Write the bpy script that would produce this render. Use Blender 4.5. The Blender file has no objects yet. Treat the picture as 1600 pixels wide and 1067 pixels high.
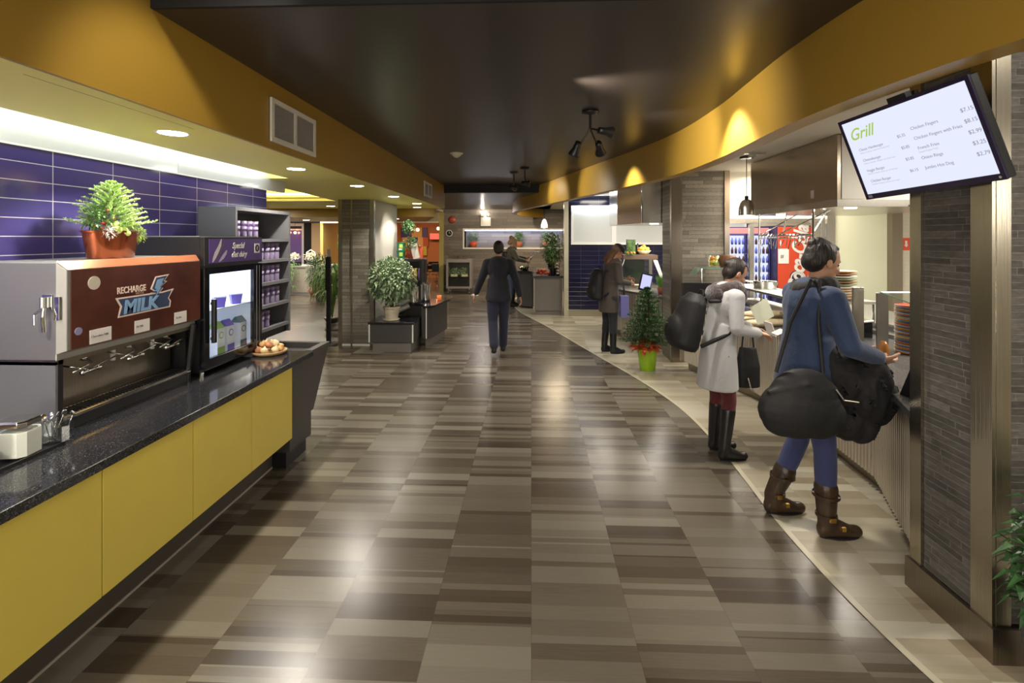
import bpy, bmesh, math, random
from mathutils import Vector, Matrix, Euler
random.seed(7)
R = math.radians
sc = bpy.context.scene
COL = sc.collection
# ------------------------------------------------------------------ camera
cam = bpy.data.objects.new('camera', bpy.data.cameras.new('camera'))
COL.objects.link(cam)
cam.location = (0, 0, 1.767)
cam.rotation_euler = (R(90), 0, math.atan(30 / 760.0))
cam.data.sensor_width = 36
cam.data.lens = 36 * 760 / 1600.0
cam.data.shift_y = -161.5 / 1600.0
cam.data.clip_start = 0.05
sc.camera = cam
# ------------------------------------------------------------------ world and exposure
w = bpy.data.worlds.new('world'); sc.world = w; w.use_nodes = True
w.node_tree.nodes['Background'].inputs[0].default_value = (0.9, 0.85, 0.75, 1)
w.node_tree.nodes['Background'].inputs[1].default_value = 0.10
sc.view_settings.view_transform = 'Standard'
sc.view_settings.look = 'None'
sc.view_settings.gamma = 1
sc.view_settings.use_curve_mapping = False
sc.view_settings.exposure = 0.90
sc.cycles.max_bounces = 8
sc.cycles.sample_clamp_indirect = 6.0
try: sc.cycles.use_denoising = True
except Exception: pass

WARM = (1.0, 0.80, 0.55); NEUT = (1.0, 0.92, 0.80); COOL = (0.82, 0.88, 1.0)
def light(name, kind, loc, energy, color=NEUT, size=0.1, aim=None, cone=120, blend=0.5, size_y=None, parent=None):
    d = bpy.data.lights.new(name, kind); d.energy = energy; d.color = color
    if kind == 'AREA':
        d.size = size
        if size_y: d.shape = 'RECTANGLE'; d.size_y = size_y
    else:
        d.shadow_soft_size = size
    if kind == 'SPOT': d.spot_size = R(cone); d.spot_blend = blend
    o = bpy.data.objects.new(name, d); COL.objects.link(o); o.location = loc
    if aim is not None:
        o.rotation_euler = (Vector(aim) - Vector(loc)).to_track_quat('-Z', 'Y').to_euler()
    if parent: o.parent = parent
    return o
# large area lights: ceiling panels of the serving line and kitchen, the dining room, the hall behind the camera
light('kitchen_panel_light', 'AREA', (4.3, 3.4, 2.66), 56, NEUT, 1.2, size_y=1.2)
light('kitchen_panel_light', 'AREA', (3.6, 6.7, 2.66), 36, NEUT, 0.8, size_y=0.6)
light('serving_panel_light', 'AREA', (4.2, 9.3, 2.68), 58, NEUT, 1.2, size_y=1.2)
light('serving_panel_light', 'AREA', (1.55, 9.8, 2.68), 16, NEUT, 0.6, size_y=0.6)
light('salad_panel_light', 'AREA', (0.7, 14.0, 2.68), 40, WARM, 0.6, size_y=0.6)
light('dining_panel_light', 'AREA', (-4.8, 19.0, 2.55), 42, (1, .62, .35), 2.0, size_y=2.0)
light('lounge_panel_light', 'AREA', (-7.5, 14.5, 2.60), 120, NEUT, 2.5, size_y=2.5)
light('lounge_panel_light', 'AREA', (-6.0, 9.4, 2.38), 40, NEUT, 1.0, size_y=1.0)
light('hall_fill', 'POINT', (0.6, -1.8, 1.6), 34, NEUT, .25)  # three unseen point lamps added as fill behind the camera
light('hall_fill', 'POINT', (-1.7, -1.9, 1.10), 90, NEUT, .2)
light('hall_fill', 'POINT', (4.6, -1.2, 2.2), 26, NEUT, .25)  # added so the steel column trim has a lit wall to reflect
light('hall_panel_light', 'AREA', (-0.2, -0.9, 3.24), 30, NEUT, 1.6, size_y=1.6)
light('hall_panel_light', 'AREA', (2.9, 0.5, 3.24), 22, NEUT, 0.8, size_y=0.8)

# ------------------------------------------------------------------ materials
def _nt(name):
    m = bpy.data.materials.new(name); m.use_nodes = True
    nt = m.node_tree
    return m, nt, nt.nodes, nt.links, nt.nodes['Principled BSDF']
def mat(name, col, rough=0.5, metal=0.0, bump=0.0, bscale=60, spec=None, coat=0.0, trans=0.0, ior=None, emit=None, estr=0.0, vary=0.0, vscale=8, stretch=None, sheen=0.0, alpha=None, sss=0.0):
    m, nt, N, L, b = _nt(name)
    b.inputs['Base Color'].default_value = (*col, 1)
    b.inputs['Roughness'].default_value = rough
    b.inputs['Metallic'].default_value = metal
    if spec is not None: b.inputs['Specular IOR Level'].default_value = spec
    if coat: b.inputs['Coat Weight'].default_value = coat; b.inputs['Coat Roughness'].default_value = 0.06
    if trans: b.inputs['Transmission Weight'].default_value = trans
    if ior: b.inputs['IOR'].default_value = ior
    if sheen: b.inputs['Sheen Weight'].default_value = sheen
    if sss: b.inputs['Subsurface Weight'].default_value = sss; b.inputs['Subsurface Radius'].default_value = (.02, .008, .004)
    if alpha is not None: b.inputs['Alpha'].default_value = alpha
    if emit:
        b.inputs['Emission Color'].default_value = (*emit, 1); b.inputs['Emission Strength'].default_value = estr
    tc = N.new('ShaderNodeTexCoord'); mp = N.new('ShaderNodeMapping'); L.new(tc.outputs['Object'], mp.inputs[0])
    if stretch: mp.inputs['Scale'].default_value = stretch
    if vary:
        n = N.new('ShaderNodeTexNoise'); n.inputs['Scale'].default_value = vscale; n.inputs['Detail'].default_value = 5
        L.new(mp.outputs[0], n.inputs['Vector'])
        mx = N.new('ShaderNodeMix'); mx.data_type = 'RGBA'
        mx.inputs['A'].default_value = (*[c * (1 - vary) for c in col], 1)
        mx.inputs['B'].default_value = (*[min(1, c * (1 + vary)) for c in col], 1)
        cr = N.new('ShaderNodeMapRange'); cr.inputs['From Min'].default_value = .3; cr.inputs['From Max'].default_value = .7
        L.new(n.outputs['Fac'], cr.inputs['Value']); L.new(cr.outputs[0], mx.inputs['Factor']); L.new(mx.outputs['Result'], b.inputs['Base Color'])
    if bump:
        n2 = N.new('ShaderNodeTexNoise'); n2.inputs['Scale'].default_value = bscale; n2.inputs['Detail'].default_value = 4
        L.new(mp.outputs[0], n2.inputs['Vector'])
        bp = N.new('ShaderNodeBump'); bp.inputs['Strength'].default_value = bump; bp.inputs['Distance'].default_value = 0.01
        L.new(n2.outputs['Fac'], bp.inputs['Height']); L.new(bp.outputs[0], b.inputs['Normal'])
    return m
def M_(N, L, op, a, b=None, c=None):
    n = N.new('ShaderNodeMath'); n.operation = op
    for i, v in enumerate((a, b, c)):
        if v is None: continue
        if isinstance(v, (int, float)): n.inputs[i].default_value = v
        else: L.new(v, n.inputs[i])
    return n.outputs[0]
def ramp(N, L, fac, stops, interp='LINEAR'):
    r = N.new('ShaderNodeValToRGB'); r.color_ramp.interpolation = interp
    e = r.color_ramp.elements
    e[0].position = stops[0][0]; e[0].color = (*stops[0][1], 1)
    e[1].position = stops[1][0]; e[1].color = (*stops[1][1], 1)
    for p, c in stops[2:]:
        x = e.new(p); x.color = (*c, 1)
    L.new(fac, r.inputs[0]); return r.outputs[0]
def comb(N, L, a, b, c=0):
    n = N.new('ShaderNodeCombineXYZ')
    for i, v in enumerate((a, b, c)):
        if isinstance(v, (int, float)): n.inputs[i].default_value = v
        else: L.new(v, n.inputs[i])
    return n.outputs[0]
def wnoise(N, L, vec):
    n = N.new('ShaderNodeTexWhiteNoise'); n.noise_dimensions = '3D'; L.new(vec, n.inputs['Vector']); return n.outputs['Value']

def floor_mat(name, tile, stops, rough, streak=0.25, seam=0.35, thin=0.35):
    m, nt, N, L, b = _nt(name)
    tc = N.new('ShaderNodeTexCoord'); sp = N.new('ShaderNodeSeparateXYZ'); L.new(tc.outputs['Object'], sp.inputs[0])
    x, y = sp.outputs[0], sp.outputs[1]
    cx = M_(N, L, 'FLOOR', M_(N, L, 'DIVIDE', x, tile))
    jit = wnoise(N, L, comb(N, L, cx, 3.3))
    yy = M_(N, L, 'ADD', M_(N, L, 'DIVIDE', y, tile), M_(N, L, 'MULTIPLY', jit, 0.999))
    cy = M_(N, L, 'FLOOR', yy); fy = M_(N, L, 'FRACT', yy)
    # every tile carries stripes of unequal depth
    j2 = wnoise(N, L, comb(N, L, cx, cy, 7.1))
    f4 = M_(N, L, 'FLOOR', M_(N, L, 'MULTIPLY', M_(N, L, 'POWER', fy, M_(N, L, 'ADD', 0.7, M_(N, L, 'MULTIPLY', j2, 0.8))), 5.0))
    big = wnoise(N, L, comb(N, L, cx, cy, f4))
    base = wnoise(N, L, comb(N, L, cx, M_(N, L, 'FLOOR', M_(N, L, 'MULTIPLY', yy, 0.5)), 1.7))
    tr_ = wnoise(N, L, comb(N, L, cx, cy, 4.4))
    v = M_(N, L, 'ADD', M_(N, L, 'ADD', 0.5, M_(N, L, 'MULTIPLY', M_(N, L, 'SUBTRACT', big, 0.5), M_(N, L, 'ADD', 0.25, M_(N, L, 'MULTIPLY', tr_, 1.05)))), M_(N, L, 'MULTIPLY', M_(N, L, 'SUBTRACT', base, 0.5), 0.22))
    f9 = M_(N, L, 'FLOOR', M_(N, L, 'MULTIPLY', yy, 11.0))
    th = M_(N, L, 'GREATER_THAN', wnoise(N, L, comb(N, L, cx, f9, 9.9)), 1 - 0.15)
    v = M_(N, L, 'SUBTRACT', v, M_(N, L, 'MULTIPLY', th, thin))
    nz = N.new('ShaderNodeTexNoise'); nz.inputs['Scale'].default_value = 1.0; nz.inputs['Detail'].default_value = 6; nz.inputs['Roughness'].default_value = .65
    mp = N.new('ShaderNodeMapping'); mp.inputs['Scale'].default_value = (6, 130, 1); L.new(tc.outputs['Object'], mp.inputs[0]); L.new(mp.outputs[0], nz.inputs['Vector'])
    v = M_(N, L, 'ADD', v, M_(N, L, 'MULTIPLY', M_(N, L, 'SUBTRACT', nz.outputs['Fac'], 0.5), streak))
    c = ramp(N, L, v, stops)
    fx = M_(N, L, 'FRACT', M_(N, L, 'DIVIDE', x, tile))
    sm = M_(N, L, 'LESS_THAN', fx, 0.006)
    mx = N.new('ShaderNodeMix'); mx.data_type = 'RGBA'; L.new(M_(N, L, 'MULTIPLY', sm, seam), mx.inputs['Factor']); L.new(c, mx.inputs['A']); mx.inputs['B'].default_value = (.03, .025, .02, 1)
    L.new(mx.outputs['Result'], b.inputs['Base Color'])
    rr = M_(N, L, 'ADD', rough - .03, M_(N, L, 'MULTIPLY', nz.outputs['Fac'], .08)); L.new(rr, b.inputs['Roughness'])
    b.inputs['Specular IOR Level'].default_value = 0.6
    bp = N.new('ShaderNodeBump'); bp.inputs['Strength'].default_value = .08; bp.inputs['Distance'].default_value = .004
    L.new(nz.outputs['Fac'], bp.inputs['Height']); L.new(bp.outputs[0], b.inputs['Normal'])
    return m
def brick_mat(name, bw, rh, c1, c2, mortar, msize, rough, axis='xz', off=0.5, metal=0, bump=.3, spec=.5, noise=.0, offset=(0, 0, 0), msmooth=0.0):
    """thin courses; axis gives which object axes run along and up the wall"""
    m, nt, N, L, b = _nt(name)
    tc = N.new('ShaderNodeTexCoord'); sp = N.new('ShaderNodeSeparateXYZ'); L.new(tc.outputs['Object'], sp.inputs[0])
    ix = {'x': 0, 'y': 1, 'z': 2}
    v = comb(N, L, M_(N, L, 'ADD', sp.outputs[ix[axis[0]]], offset[0]), M_(N, L, 'ADD', sp.outputs[ix[axis[1]]], offset[1]), 0)
    if off: # random shift of every course
        row = M_(N, L, 'FLOOR', M_(N, L, 'DIVIDE', M_(N, L, 'ADD', sp.outputs[ix[axis[1]]], offset[1]), rh))
        sh = M_(N, L, 'MULTIPLY', wnoise(N, L, comb(N, L, row, 2.2)), bw)
        v = comb(N, L, M_(N, L, 'ADD', sp.outputs[ix[axis[0]]], sh), M_(N, L, 'ADD', sp.outputs[ix[axis[1]]], offset[1]), 0)
    t = N.new('ShaderNodeTexBrick'); t.offset = 0.0; t.squash = 1.0
    t.inputs['Scale'].default_value = 1.0; t.inputs['Brick Width'].default_value = bw; t.inputs['Row Height'].default_value = rh
    t.inputs['Mortar Size'].default_value = msize; t.inputs['Mortar Smooth'].default_value = msmooth
    t.inputs['Color1'].default_value = (*c1, 1); t.inputs['Color2'].default_value = (*c2, 1); t.inputs['Mortar'].default_value = (*mortar, 1)
    L.new(v, t.inputs['Vector'])
    out = t.outputs['Color']
    if noise:
        n = N.new('ShaderNodeTexNoise'); n.inputs['Scale'].default_value = 25; n.inputs['Detail'].default_value = 6
        mp = N.new('ShaderNodeMapping'); mp.inputs['Scale'].default_value = (1, 1, 4); L.new(tc.outputs['Object'], mp.inputs[0]); L.new(mp.outputs[0], n.inputs['Vector'])
        mx = N.new('ShaderNodeMix'); mx.data_type = 'RGBA'; mx.blend_type = 'MULTIPLY'; mx.inputs['Factor'].default_value = noise
        L.new(out, mx.inputs['A']); L.new(ramp(N, L, n.outputs['Fac'], [(.3, (.4, .4, .4)), (.7, (1.3, 1.3, 1.3))]), mx.inputs['B']); out = mx.outputs['Result']
    L.new(out, b.inputs['Base Color'])
    b.inputs['Roughness'].default_value = rough; b.inputs['Specular IOR Level'].default_value = spec; b.inputs['Metallic'].default_value = metal
    bp = N.new('ShaderNodeBump'); bp.inputs['Strength'].default_value = bump; bp.inputs['Distance'].default_value = .003; bp.invert = True
    L.new(t.outputs['Fac'], bp.inputs['Height']); L.new(bp.outputs[0], b.inputs['Normal'])
    return m
def speckle_mat(name, base, fleck, rough, scale=260):
    m, nt, N, L, b = _nt(name)
    tc = N.new('ShaderNodeTexCoord'); v = N.new('ShaderNodeTexVoronoi'); v.inputs['Scale'].default_value = scale; L.new(tc.outputs['Object'], v.inputs['Vector'])
    sp = N.new('ShaderNodeSeparateColor'); L.new(v.outputs['Color'], sp.inputs[0])
    c = ramp(N, L, sp.outputs[0], [(0.86, base), (0.99, fleck), (.5, tuple(x * 1.3 for x in base))])
    L.new(c, b.inputs['Base Color']); b.inputs['Roughness'].default_value = rough; b.inputs['Specular IOR Level'].default_value = .6
    return m
def brushed(name, col, rough=.28, axis=2, bump=.05):
    s = [3, 3, 3]; s[axis] = 3
    for i in range(3):
        if i != axis: s[i] = 240
    return mat(name, col, rough, 1.0, bump=bump, bscale=1.0, stretch=tuple(s), vary=.08, vscale=1.0)

FLOOR = floor_mat('striped floor tile', .4572, [(0.0, (.054, .040, .027)), (.30, (.082, .065, .046)), (.55, (.130, .110, .083)), (.85, (.180, .162, .125))], .24, thin=.30)
FLOORL = floor_mat('pale floor tile', .4572, [(0.0, (.26, .21, .14)), (.35, (.36, .31, .22)), (.65, (.45, .41, .31)), (.95, (.55, .52, .42))], .34, streak=.2, seam=.12, thin=.12)
CEIL = mat('dark brown satin ceiling', (.034, .026, .021), .33, spec=.6, bump=.05, bscale=2)
BLACK = mat('flat black paint', (.006, .006, .007), .7)
YEL = mat('golden yellow paint', (.36, .215, .028), .42, bump=.02, bscale=300)
YEL_LIT = mat('yellow paint in lit tone', (.88, .76, .20), .5, bump=.02, bscale=300)  # same yellow paint made lighter, standing in for light on the soffit undersides
YCAB = mat('yellow laminate', (.70, .56, .095), .36, vary=.04, vscale=3)
WHITEP = mat('white paint', (.72, .70, .64), .6, bump=.02, bscale=200)
GREENW = mat('pale green white wall panel', (.56, .58, .44), .45)
CEILW = mat('white ceiling paint', (.60, .56, .48), .8)
STX = brick_mat('thin slate courses on x', .26, .031, (.062, .057, .050), (.130, .119, .106), (.18, .17, .155), .0016, .62, 'xz', noise=.6)
STY = brick_mat('thin slate courses on y', .26, .031, (.062, .057, .050), (.130, .119, .106), (.18, .17, .155), .0016, .62, 'yz', noise=.5)
STFAR = brick_mat('slate courses of far wall', .9, .10, (.105, .090, .078), (.20, .175, .155), (.08, .07, .06), .004, .5, 'xz', noise=.5)
STCOL = brick_mat('slate courses of column', .6, .055, (.15, .135, .105), (.30, .275, .225), (.10, .09, .07), .003, .55, 'xz', noise=.5)
STCOLY = brick_mat('slate courses of column side', .6, .055, (.15, .135, .105), (.30, .275, .225), (.10, .09, .07), .003, .55, 'yz', noise=.5)
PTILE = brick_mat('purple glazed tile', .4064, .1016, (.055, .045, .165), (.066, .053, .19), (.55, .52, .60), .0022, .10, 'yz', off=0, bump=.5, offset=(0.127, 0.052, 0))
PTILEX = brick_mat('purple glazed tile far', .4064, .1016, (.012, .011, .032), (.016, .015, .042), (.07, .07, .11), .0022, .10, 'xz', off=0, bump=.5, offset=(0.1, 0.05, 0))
STEEL = brushed('brushed steel', (.55, .53, .49), .27, 2)
STEELH = mat('satin steel', (.42, .41, .38), .42, .85, bump=.03, bscale=1, stretch=(3, 3, 200))
STEELD = brushed('dim bronze steel', (.30, .26, .215), .30, 2)
CHROME = mat('polished chrome', (.75, .75, .74), .10, 1.0)
GALV = mat('corrugated galvanised metal', (.62, .57, .49), .30, .9, bump=.03, bscale=80)
DGREY = mat('dark grey laminate', (.060, .056, .052), .42, bump=.03, bscale=200)
MGREY = mat('mid grey laminate', (.135, .135, .145), .42)
LGREY = mat('grey brown laminate', (.16, .145, .125), .42)
GRAN = speckle_mat('black speckled quartz', (.010, .010, .012), (.13, .13, .15), .10, 420)
TOPG = speckle_mat('grey quartz', (.10, .10, .10), (.25, .25, .25), .14)
BLKP = mat('black plastic', (.010, .010, .012), .35)
BLKG = mat('black gloss', (.006, .006, .008), .10)
RUBBER = mat('black rubber', (.012, .012, .012), .7)
WHPL = mat('white plastic', (.75, .75, .73), .4)
BEIGE = mat('beige plastic', (.55, .50, .38), .5)
GLASS = mat('clear glass', (.95, .98, .96), .02, trans=1.0, ior=1.45)
def thinglass(name, col, rough=.03, a=.12):
    m, nt, N, L, b = _nt(name)
    tr = N.new('ShaderNodeBsdfTransparent'); tr.inputs[0].default_value = (*[1 - (1 - c) * .4 for c in col], 1)
    gl = N.new('ShaderNodeBsdfGlossy'); gl.inputs[0].default_value = (1, 1, 1, 1); gl.inputs[1].default_value = rough
    fr = N.new('ShaderNodeFresnel'); fr.inputs[0].default_value = 1.5
    mx = N.new('ShaderNodeMixShader'); ge = N.new('ShaderNodeNewGeometry'); L.new(M_(N, L, 'MULTIPLY', M_(N, L, 'ADD', fr.outputs[0], a * .3), M_(N, L, 'SUBTRACT', 1.0, ge.outputs['Backfacing'])), mx.inputs[0]); L.new(tr.outputs[0], mx.inputs[1]); L.new(gl.outputs[0], mx.inputs[2])
    L.new(mx.outputs[0], nt.nodes['Material Output'].inputs[0]); return m
TGLASS = thinglass('thin pane glass', (.93, .98, .95))
GEDGE = mat('green glass edge', (.25, .55, .45), .1, trans=.5)
def emis(name, col, s):
    if s < 2: s /= 1.74
    m, nt, N, L, b = _nt(name)
    b.inputs['Base Color'].default_value = (0, 0, 0, 1); b.inputs['Emission Color'].default_value = (*col, 1); b.inputs['Emission Strength'].default_value = s
    return m
LAMP = emis('lit lamp lens', (1, .95, .84), 14)
LAMPW = emis('lit warm bulb', (1, .45, .22), 14)
COVE = emis('cool cove strip', (.80, .88, 1.0), 9)
COVEN = emis('niche strip', (.80, .84, 1.0), 9)
COVEY = emis('warm cove strip', (1, .95, .6), 4)
FRL = emis('fridge strip light', (.78, .84, 1.0), 6)

# ------------------------------------------------------------------ mesh helpers
class MB:
    def __init__(s): s.v = []; s.f = []; s.mi = []; s.cm = 0
    def add(s, vs, fs, mtx=None):
        n = len(s.v)
        s.v += [tuple(mtx @ Vector(p)) for p in vs] if mtx is not None else [tuple(p) for p in vs]
        s.f += [tuple(i + n for i in f) for f in fs]; s.mi += [s.cm] * len(fs); return s
    def box(s, x0, x1, y0, y1, z0, z1, mtx=None):
        v = [(x, y, z) for z in (z0, z1) for y in (y0, y1) for x in (x0, x1)]
        return s.add(v, [(0, 2, 3, 1), (4, 5, 7, 6), (0, 1, 5, 4), (2, 6, 7, 3), (0, 4, 6, 2), (1, 3, 7, 5)], mtx)
    def cyl(s, c, r, z0, z1, n=20, r2=None, mtx=None):
        r2 = r if r2 is None else r2
        return s.lathe([(0, z0), (r, z0), (r2, z1), (0, z1)], n, c, mtx)
    def lathe(s, prof, n=24, c=(0, 0), mtx=None, sx=1, sy=1):
        vs = []; fs = []; k = len(prof)
        for r, z in prof:
            for i in range(n):
                a = 2 * math.pi * i / n
                vs.append((c[0] + max(r, 1e-5) * math.cos(a) * sx, c[1] + max(r, 1e-5) * math.sin(a) * sy, z))
        for j in range(k - 1):
            for i in range(n):
                a, b = j * n + i, j * n + (i + 1) % n
                fs.append((a, b, b + n, a + n))
        return s.add(vs, fs, mtx)
    def prism(s, poly, z0, z1, mtx=None):
        n = len(poly)
        ar = sum(poly[i][0] * poly[(i + 1) % n][1] - poly[(i + 1) % n][0] * poly[i][1] for i in range(n))
        if ar < 0: poly = poly[::-1]
        v = [(x, y, z0) for x, y in poly] + [(x, y, z1) for x, y in poly]
        f = [tuple(range(n))[::-1], tuple(range(n, 2 * n))] + [(i, (i + 1) % n, n + (i + 1) % n, n + i) for i in range(n)]
        return s.add(v, f, mtx)
    def tube(s, pts, r, n=8, closed=False, r1=None, mtx=None):
        pts = [Vector(p) for p in pts]; vs = []; fs = []; k = len(pts)
        up = None
        for j, p in enumerate(pts):
            a = pts[j - 1] if (j > 0 or closed) else p
            b = pts[(j + 1) % k] if (j < k - 1 or closed) else p
            d = (b - a).normalized() if (b - a).length > 1e-9 else Vector((0, 0, 1))
            if up is None: up = Vector((0, 0, 1)) if abs(d.z) < .9 else Vector((1, 0, 0))
            x = d.cross(up)
            if x.length < 1e-6: x = d.cross(Vector((0, 1, 0)))
            x.normalize(); y = x.cross(d).normalized(); up = y
            rr = r if r1 is None else r + (r1 - r) * j / max(1, k - 1)
            if isinstance(r, (list, tuple)): rr = r[j]
            for i in range(n):
                t = 2 * math.pi * i / n
                vs.append(p + x * (rr * math.cos(t)) + y * (rr * math.sin(t)))
        for j in range(k if closed else k - 1):
            for i in range(n):
                a, b = j * n + i, j * n + (i + 1) % n
                c, d_ = ((j + 1) % k) * n + (i + 1) % n, ((j + 1) % k) * n + i
                fs.append((a, b, c, d_))
        if not closed: fs += [tuple(range(n))[::-1], tuple(range((k - 1) * n, k * n))]
        return s.add(vs, fs, mtx)
    def ell(s, c, r, rot=None, n=16, m=10):
        if isinstance(r, (int, float)): r = (r, r, r)
        vs = [(0, 0, -1)]; 
        for j in range(1, m):
            ph = -math.pi / 2 + math.pi * j / m
            for i in range(n):
                t = 2 * math.pi * i / n; vs.append((math.cos(ph) * math.cos(t), math.cos(ph) * math.sin(t), math.sin(ph)))
        vs.append((0, 0, 1)); fs = []
        for i in range(n): fs.append((0, 1 + (i + 1) % n, 1 + i))
        for j in range(m - 2):
            for i in range(n):
                a, b = 1 + j * n + i, 1 + j * n + (i + 1) % n; fs.append((a, b, b + n, a + n))
        l = len(vs) - 1
        for i in range(n): fs.append((l, 1 + (m - 2) * n + i, 1 + (m - 2) * n + (i + 1) % n))
        mt = Matrix.Translation(c) @ (Euler(rot).to_matrix().to_4x4() if rot else Matrix()) @ Matrix.Diagonal((*r, 1))
        return s.add(vs, fs, mt)
    def cap(s, p0, p1, r0, r1, n=12):
        p0, p1 = Vector(p0), Vector(p1); d = p1 - p0; Ld = d.length
        q = d.to_track_quat('Z', 'Y').to_matrix().to_4x4(); mt = Matrix.Translation(p0) @ q
        pr = [(r0 * math.sin(t), -r0 * math.cos(t)) for t in (0, .4, .8, 1.2, 1.57)] + [(r1 * math.cos(t), Ld + r1 * math.sin(t)) for t in (0, .4, .8, 1.2, 1.57)]
        return s.lathe(pr, n, (0, 0), mt)
    def chain(s, pts, rs, n=12):
        for i in range(len(pts) - 1): s.cap(pts[i], pts[i + 1], rs[i], rs[i + 1], n)
        return s
    def loft(s, rings, n=24):
        """rings: (cx, cy, cz, rx, ry)"""
        vs = []; fs = []; k = len(rings)
        for cx, cy, cz, rx, ry in rings:
            for i in range(n):
                t = 2 * math.pi * i / n; vs.append((cx + rx * math.cos(t), cy + ry * math.sin(t), cz))
        for j in range(k - 1):
            for i in range(n):
                a, b = j * n + i, j * n + (i + 1) % n; fs.append((a, b, b + n, a + n))
        fs += [tuple(range(n))[::-1], tuple(range((k - 1) * n, k * n))]
        return s.add(vs, fs)
    def leaf(s, p, d, L, W, droop=.25, up=None):
        p, d = Vector(p), Vector(d).normalized(); u = Vector(up or (0, 0, 1))
        x = d.cross(u)
        if x.length < .05: x = d.cross(Vector((1, .3, 0)))
        x.normalize(); nrm = x.cross(d).normalized()
        m1 = p + d * L * .5 + nrm * L * .06; e = p + d * L - Vector((0, 0, 1)) * L * droop
        return s.add([p, m1 + x * W / 2 + nrm * W * .12, e, m1 - x * W / 2 + nrm * W * .12, m1], [(0, 4, 1), (4, 2, 1), (0, 3, 4), (3, 2, 4)])
    def build(s, name, ms, parent=None, loc=None, smooth=False, bevel=0, rotz=0, autosm=False):
        me = bpy.data.meshes.new(name); me.from_pydata(s.v, [], s.f)
        if not isinstance(ms, (list, tuple)): ms = [ms]
        for m in ms: me.materials.append(m)
        if len(ms) > 1:
            for p, i in zip(me.polygons, s.mi): p.material_index = i
        if smooth:
            for p in me.polygons: p.use_smooth = True
        me.update()
        o = bpy.data.objects.new(name, me); COL.objects.link(o)
        if loc: o.location = loc
        if rotz: o.rotation_euler = (0, 0, rotz)
        if parent: o.parent = parent
        if smooth and autosm:
            try: me.set_sharp_from_angle(angle=R(40))
            except Exception: pass
        if bevel:
            b = o.modifiers.new('b', 'BEVEL'); b.width = bevel; b.segments = 2; b.limit_method = 'ANGLE'
        return o
def smooth_mesh(o, ang=40):
    for p in o.data.polygons: p.use_smooth = True
    try: o.data.set_sharp_from_angle(angle=R(ang))
    except Exception: pass
    return o
def blob(name, mb, m, parent=None, voxel=.01, it=6, bump=None):
    """one continuous surface grown over overlapping volumes"""
    me = bpy.data.meshes.new('tmp'); me.from_pydata(mb.v, [], mb.f); me.update()
    t = bpy.data.objects.new('tmp', me); COL.objects.link(t)
    r = t.modifiers.new('r', 'REMESH'); r.mode = 'VOXEL'; r.voxel_size = voxel; r.use_smooth_shade = True
    s_ = t.modifiers.new('s', 'SMOOTH'); s_.factor = .5; s_.iterations = it
    dg = bpy.context.evaluated_depsgraph_get(); dg.update()
    nm = bpy.data.meshes.new_from_object(t.evaluated_get(dg)); nm.name = name
    bpy.data.objects.remove(t); bpy.data.meshes.remove(me)
    for p in nm.polygons: p.use_smooth = True
    nm.materials.clear(); nm.materials.append(m)
    o = bpy.data.objects.new(name, nm); COL.objects.link(o)
    if parent: o.parent = parent
    return o
def tag(o, label=None, cat=None, group=None, kind=None):
    if label: o['label'] = label
    if cat: o['category'] = cat
    if group: o['group'] = group
    if kind: o['kind'] = kind
    return o
def thing(name, label, cat, loc=(0, 0, 0), rz=0, group=None):
    o = bpy.data.objects.new(name, None); COL.objects.link(o); o.empty_display_size = .1
    o.location = loc; o.rotation_euler = (0, 0, rz)
    return tag(o, label, cat, group)
def struct(name, mb, m, label=None, **k):
    o = mb.build(name, m, **k); o['kind'] = 'structure'
    if label: o['label'] = label
    return o
def dup(o, loc=None, rz=None, label=None, group=None, parent=None):
    c = o.copy(); COL.objects.link(c)
    if parent: c.parent = parent
    if loc is not None: c.location = loc
    if rz is not None: c.rotation_euler = (0, 0, rz)
    if label: c['label'] = label
    if group: c['group'] = group
    if o.name not in KIDS: KIDS[o.name] = [x for x in bpy.data.objects if x.parent == o]
    for ch in KIDS[o.name]: dup(ch, parent=c)
    return c
KIDS = {}
def text(name, body, size, m, parent, org, right, up, ext=.0006, shear=0, align='LEFT', bold=0, sx=1.0):
    cu = bpy.data.curves.new('t', 'FONT'); cu.body = body; cu.size = size; cu.extrude = ext; cu.shear = shear; cu.align_x = align; cu.offset = bold
    t = bpy.data.objects.new('t', cu); COL.objects.link(t)
    dg = bpy.context.evaluated_depsgraph_get(); dg.update()
    me = bpy.data.meshes.new_from_object(t.evaluated_get(dg)); bpy.data.objects.remove(t); bpy.data.curves.remove(cu)
    r = Vector(right).normalized(); u = Vector(up); u = (u - r * u.dot(r)).normalized(); n = r.cross(u)
    mt = Matrix.Translation(org) @ Matrix((r * sx, u, n)).transposed().to_4x4()
    me.transform(mt); me.materials.clear(); me.materials.append(m); me.name = name
    o = bpy.data.objects.new(name, me); COL.objects.link(o)
    if parent: o.parent = parent
    return o
def rnd(a, b): return a + (b - a) * random.random()
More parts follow.
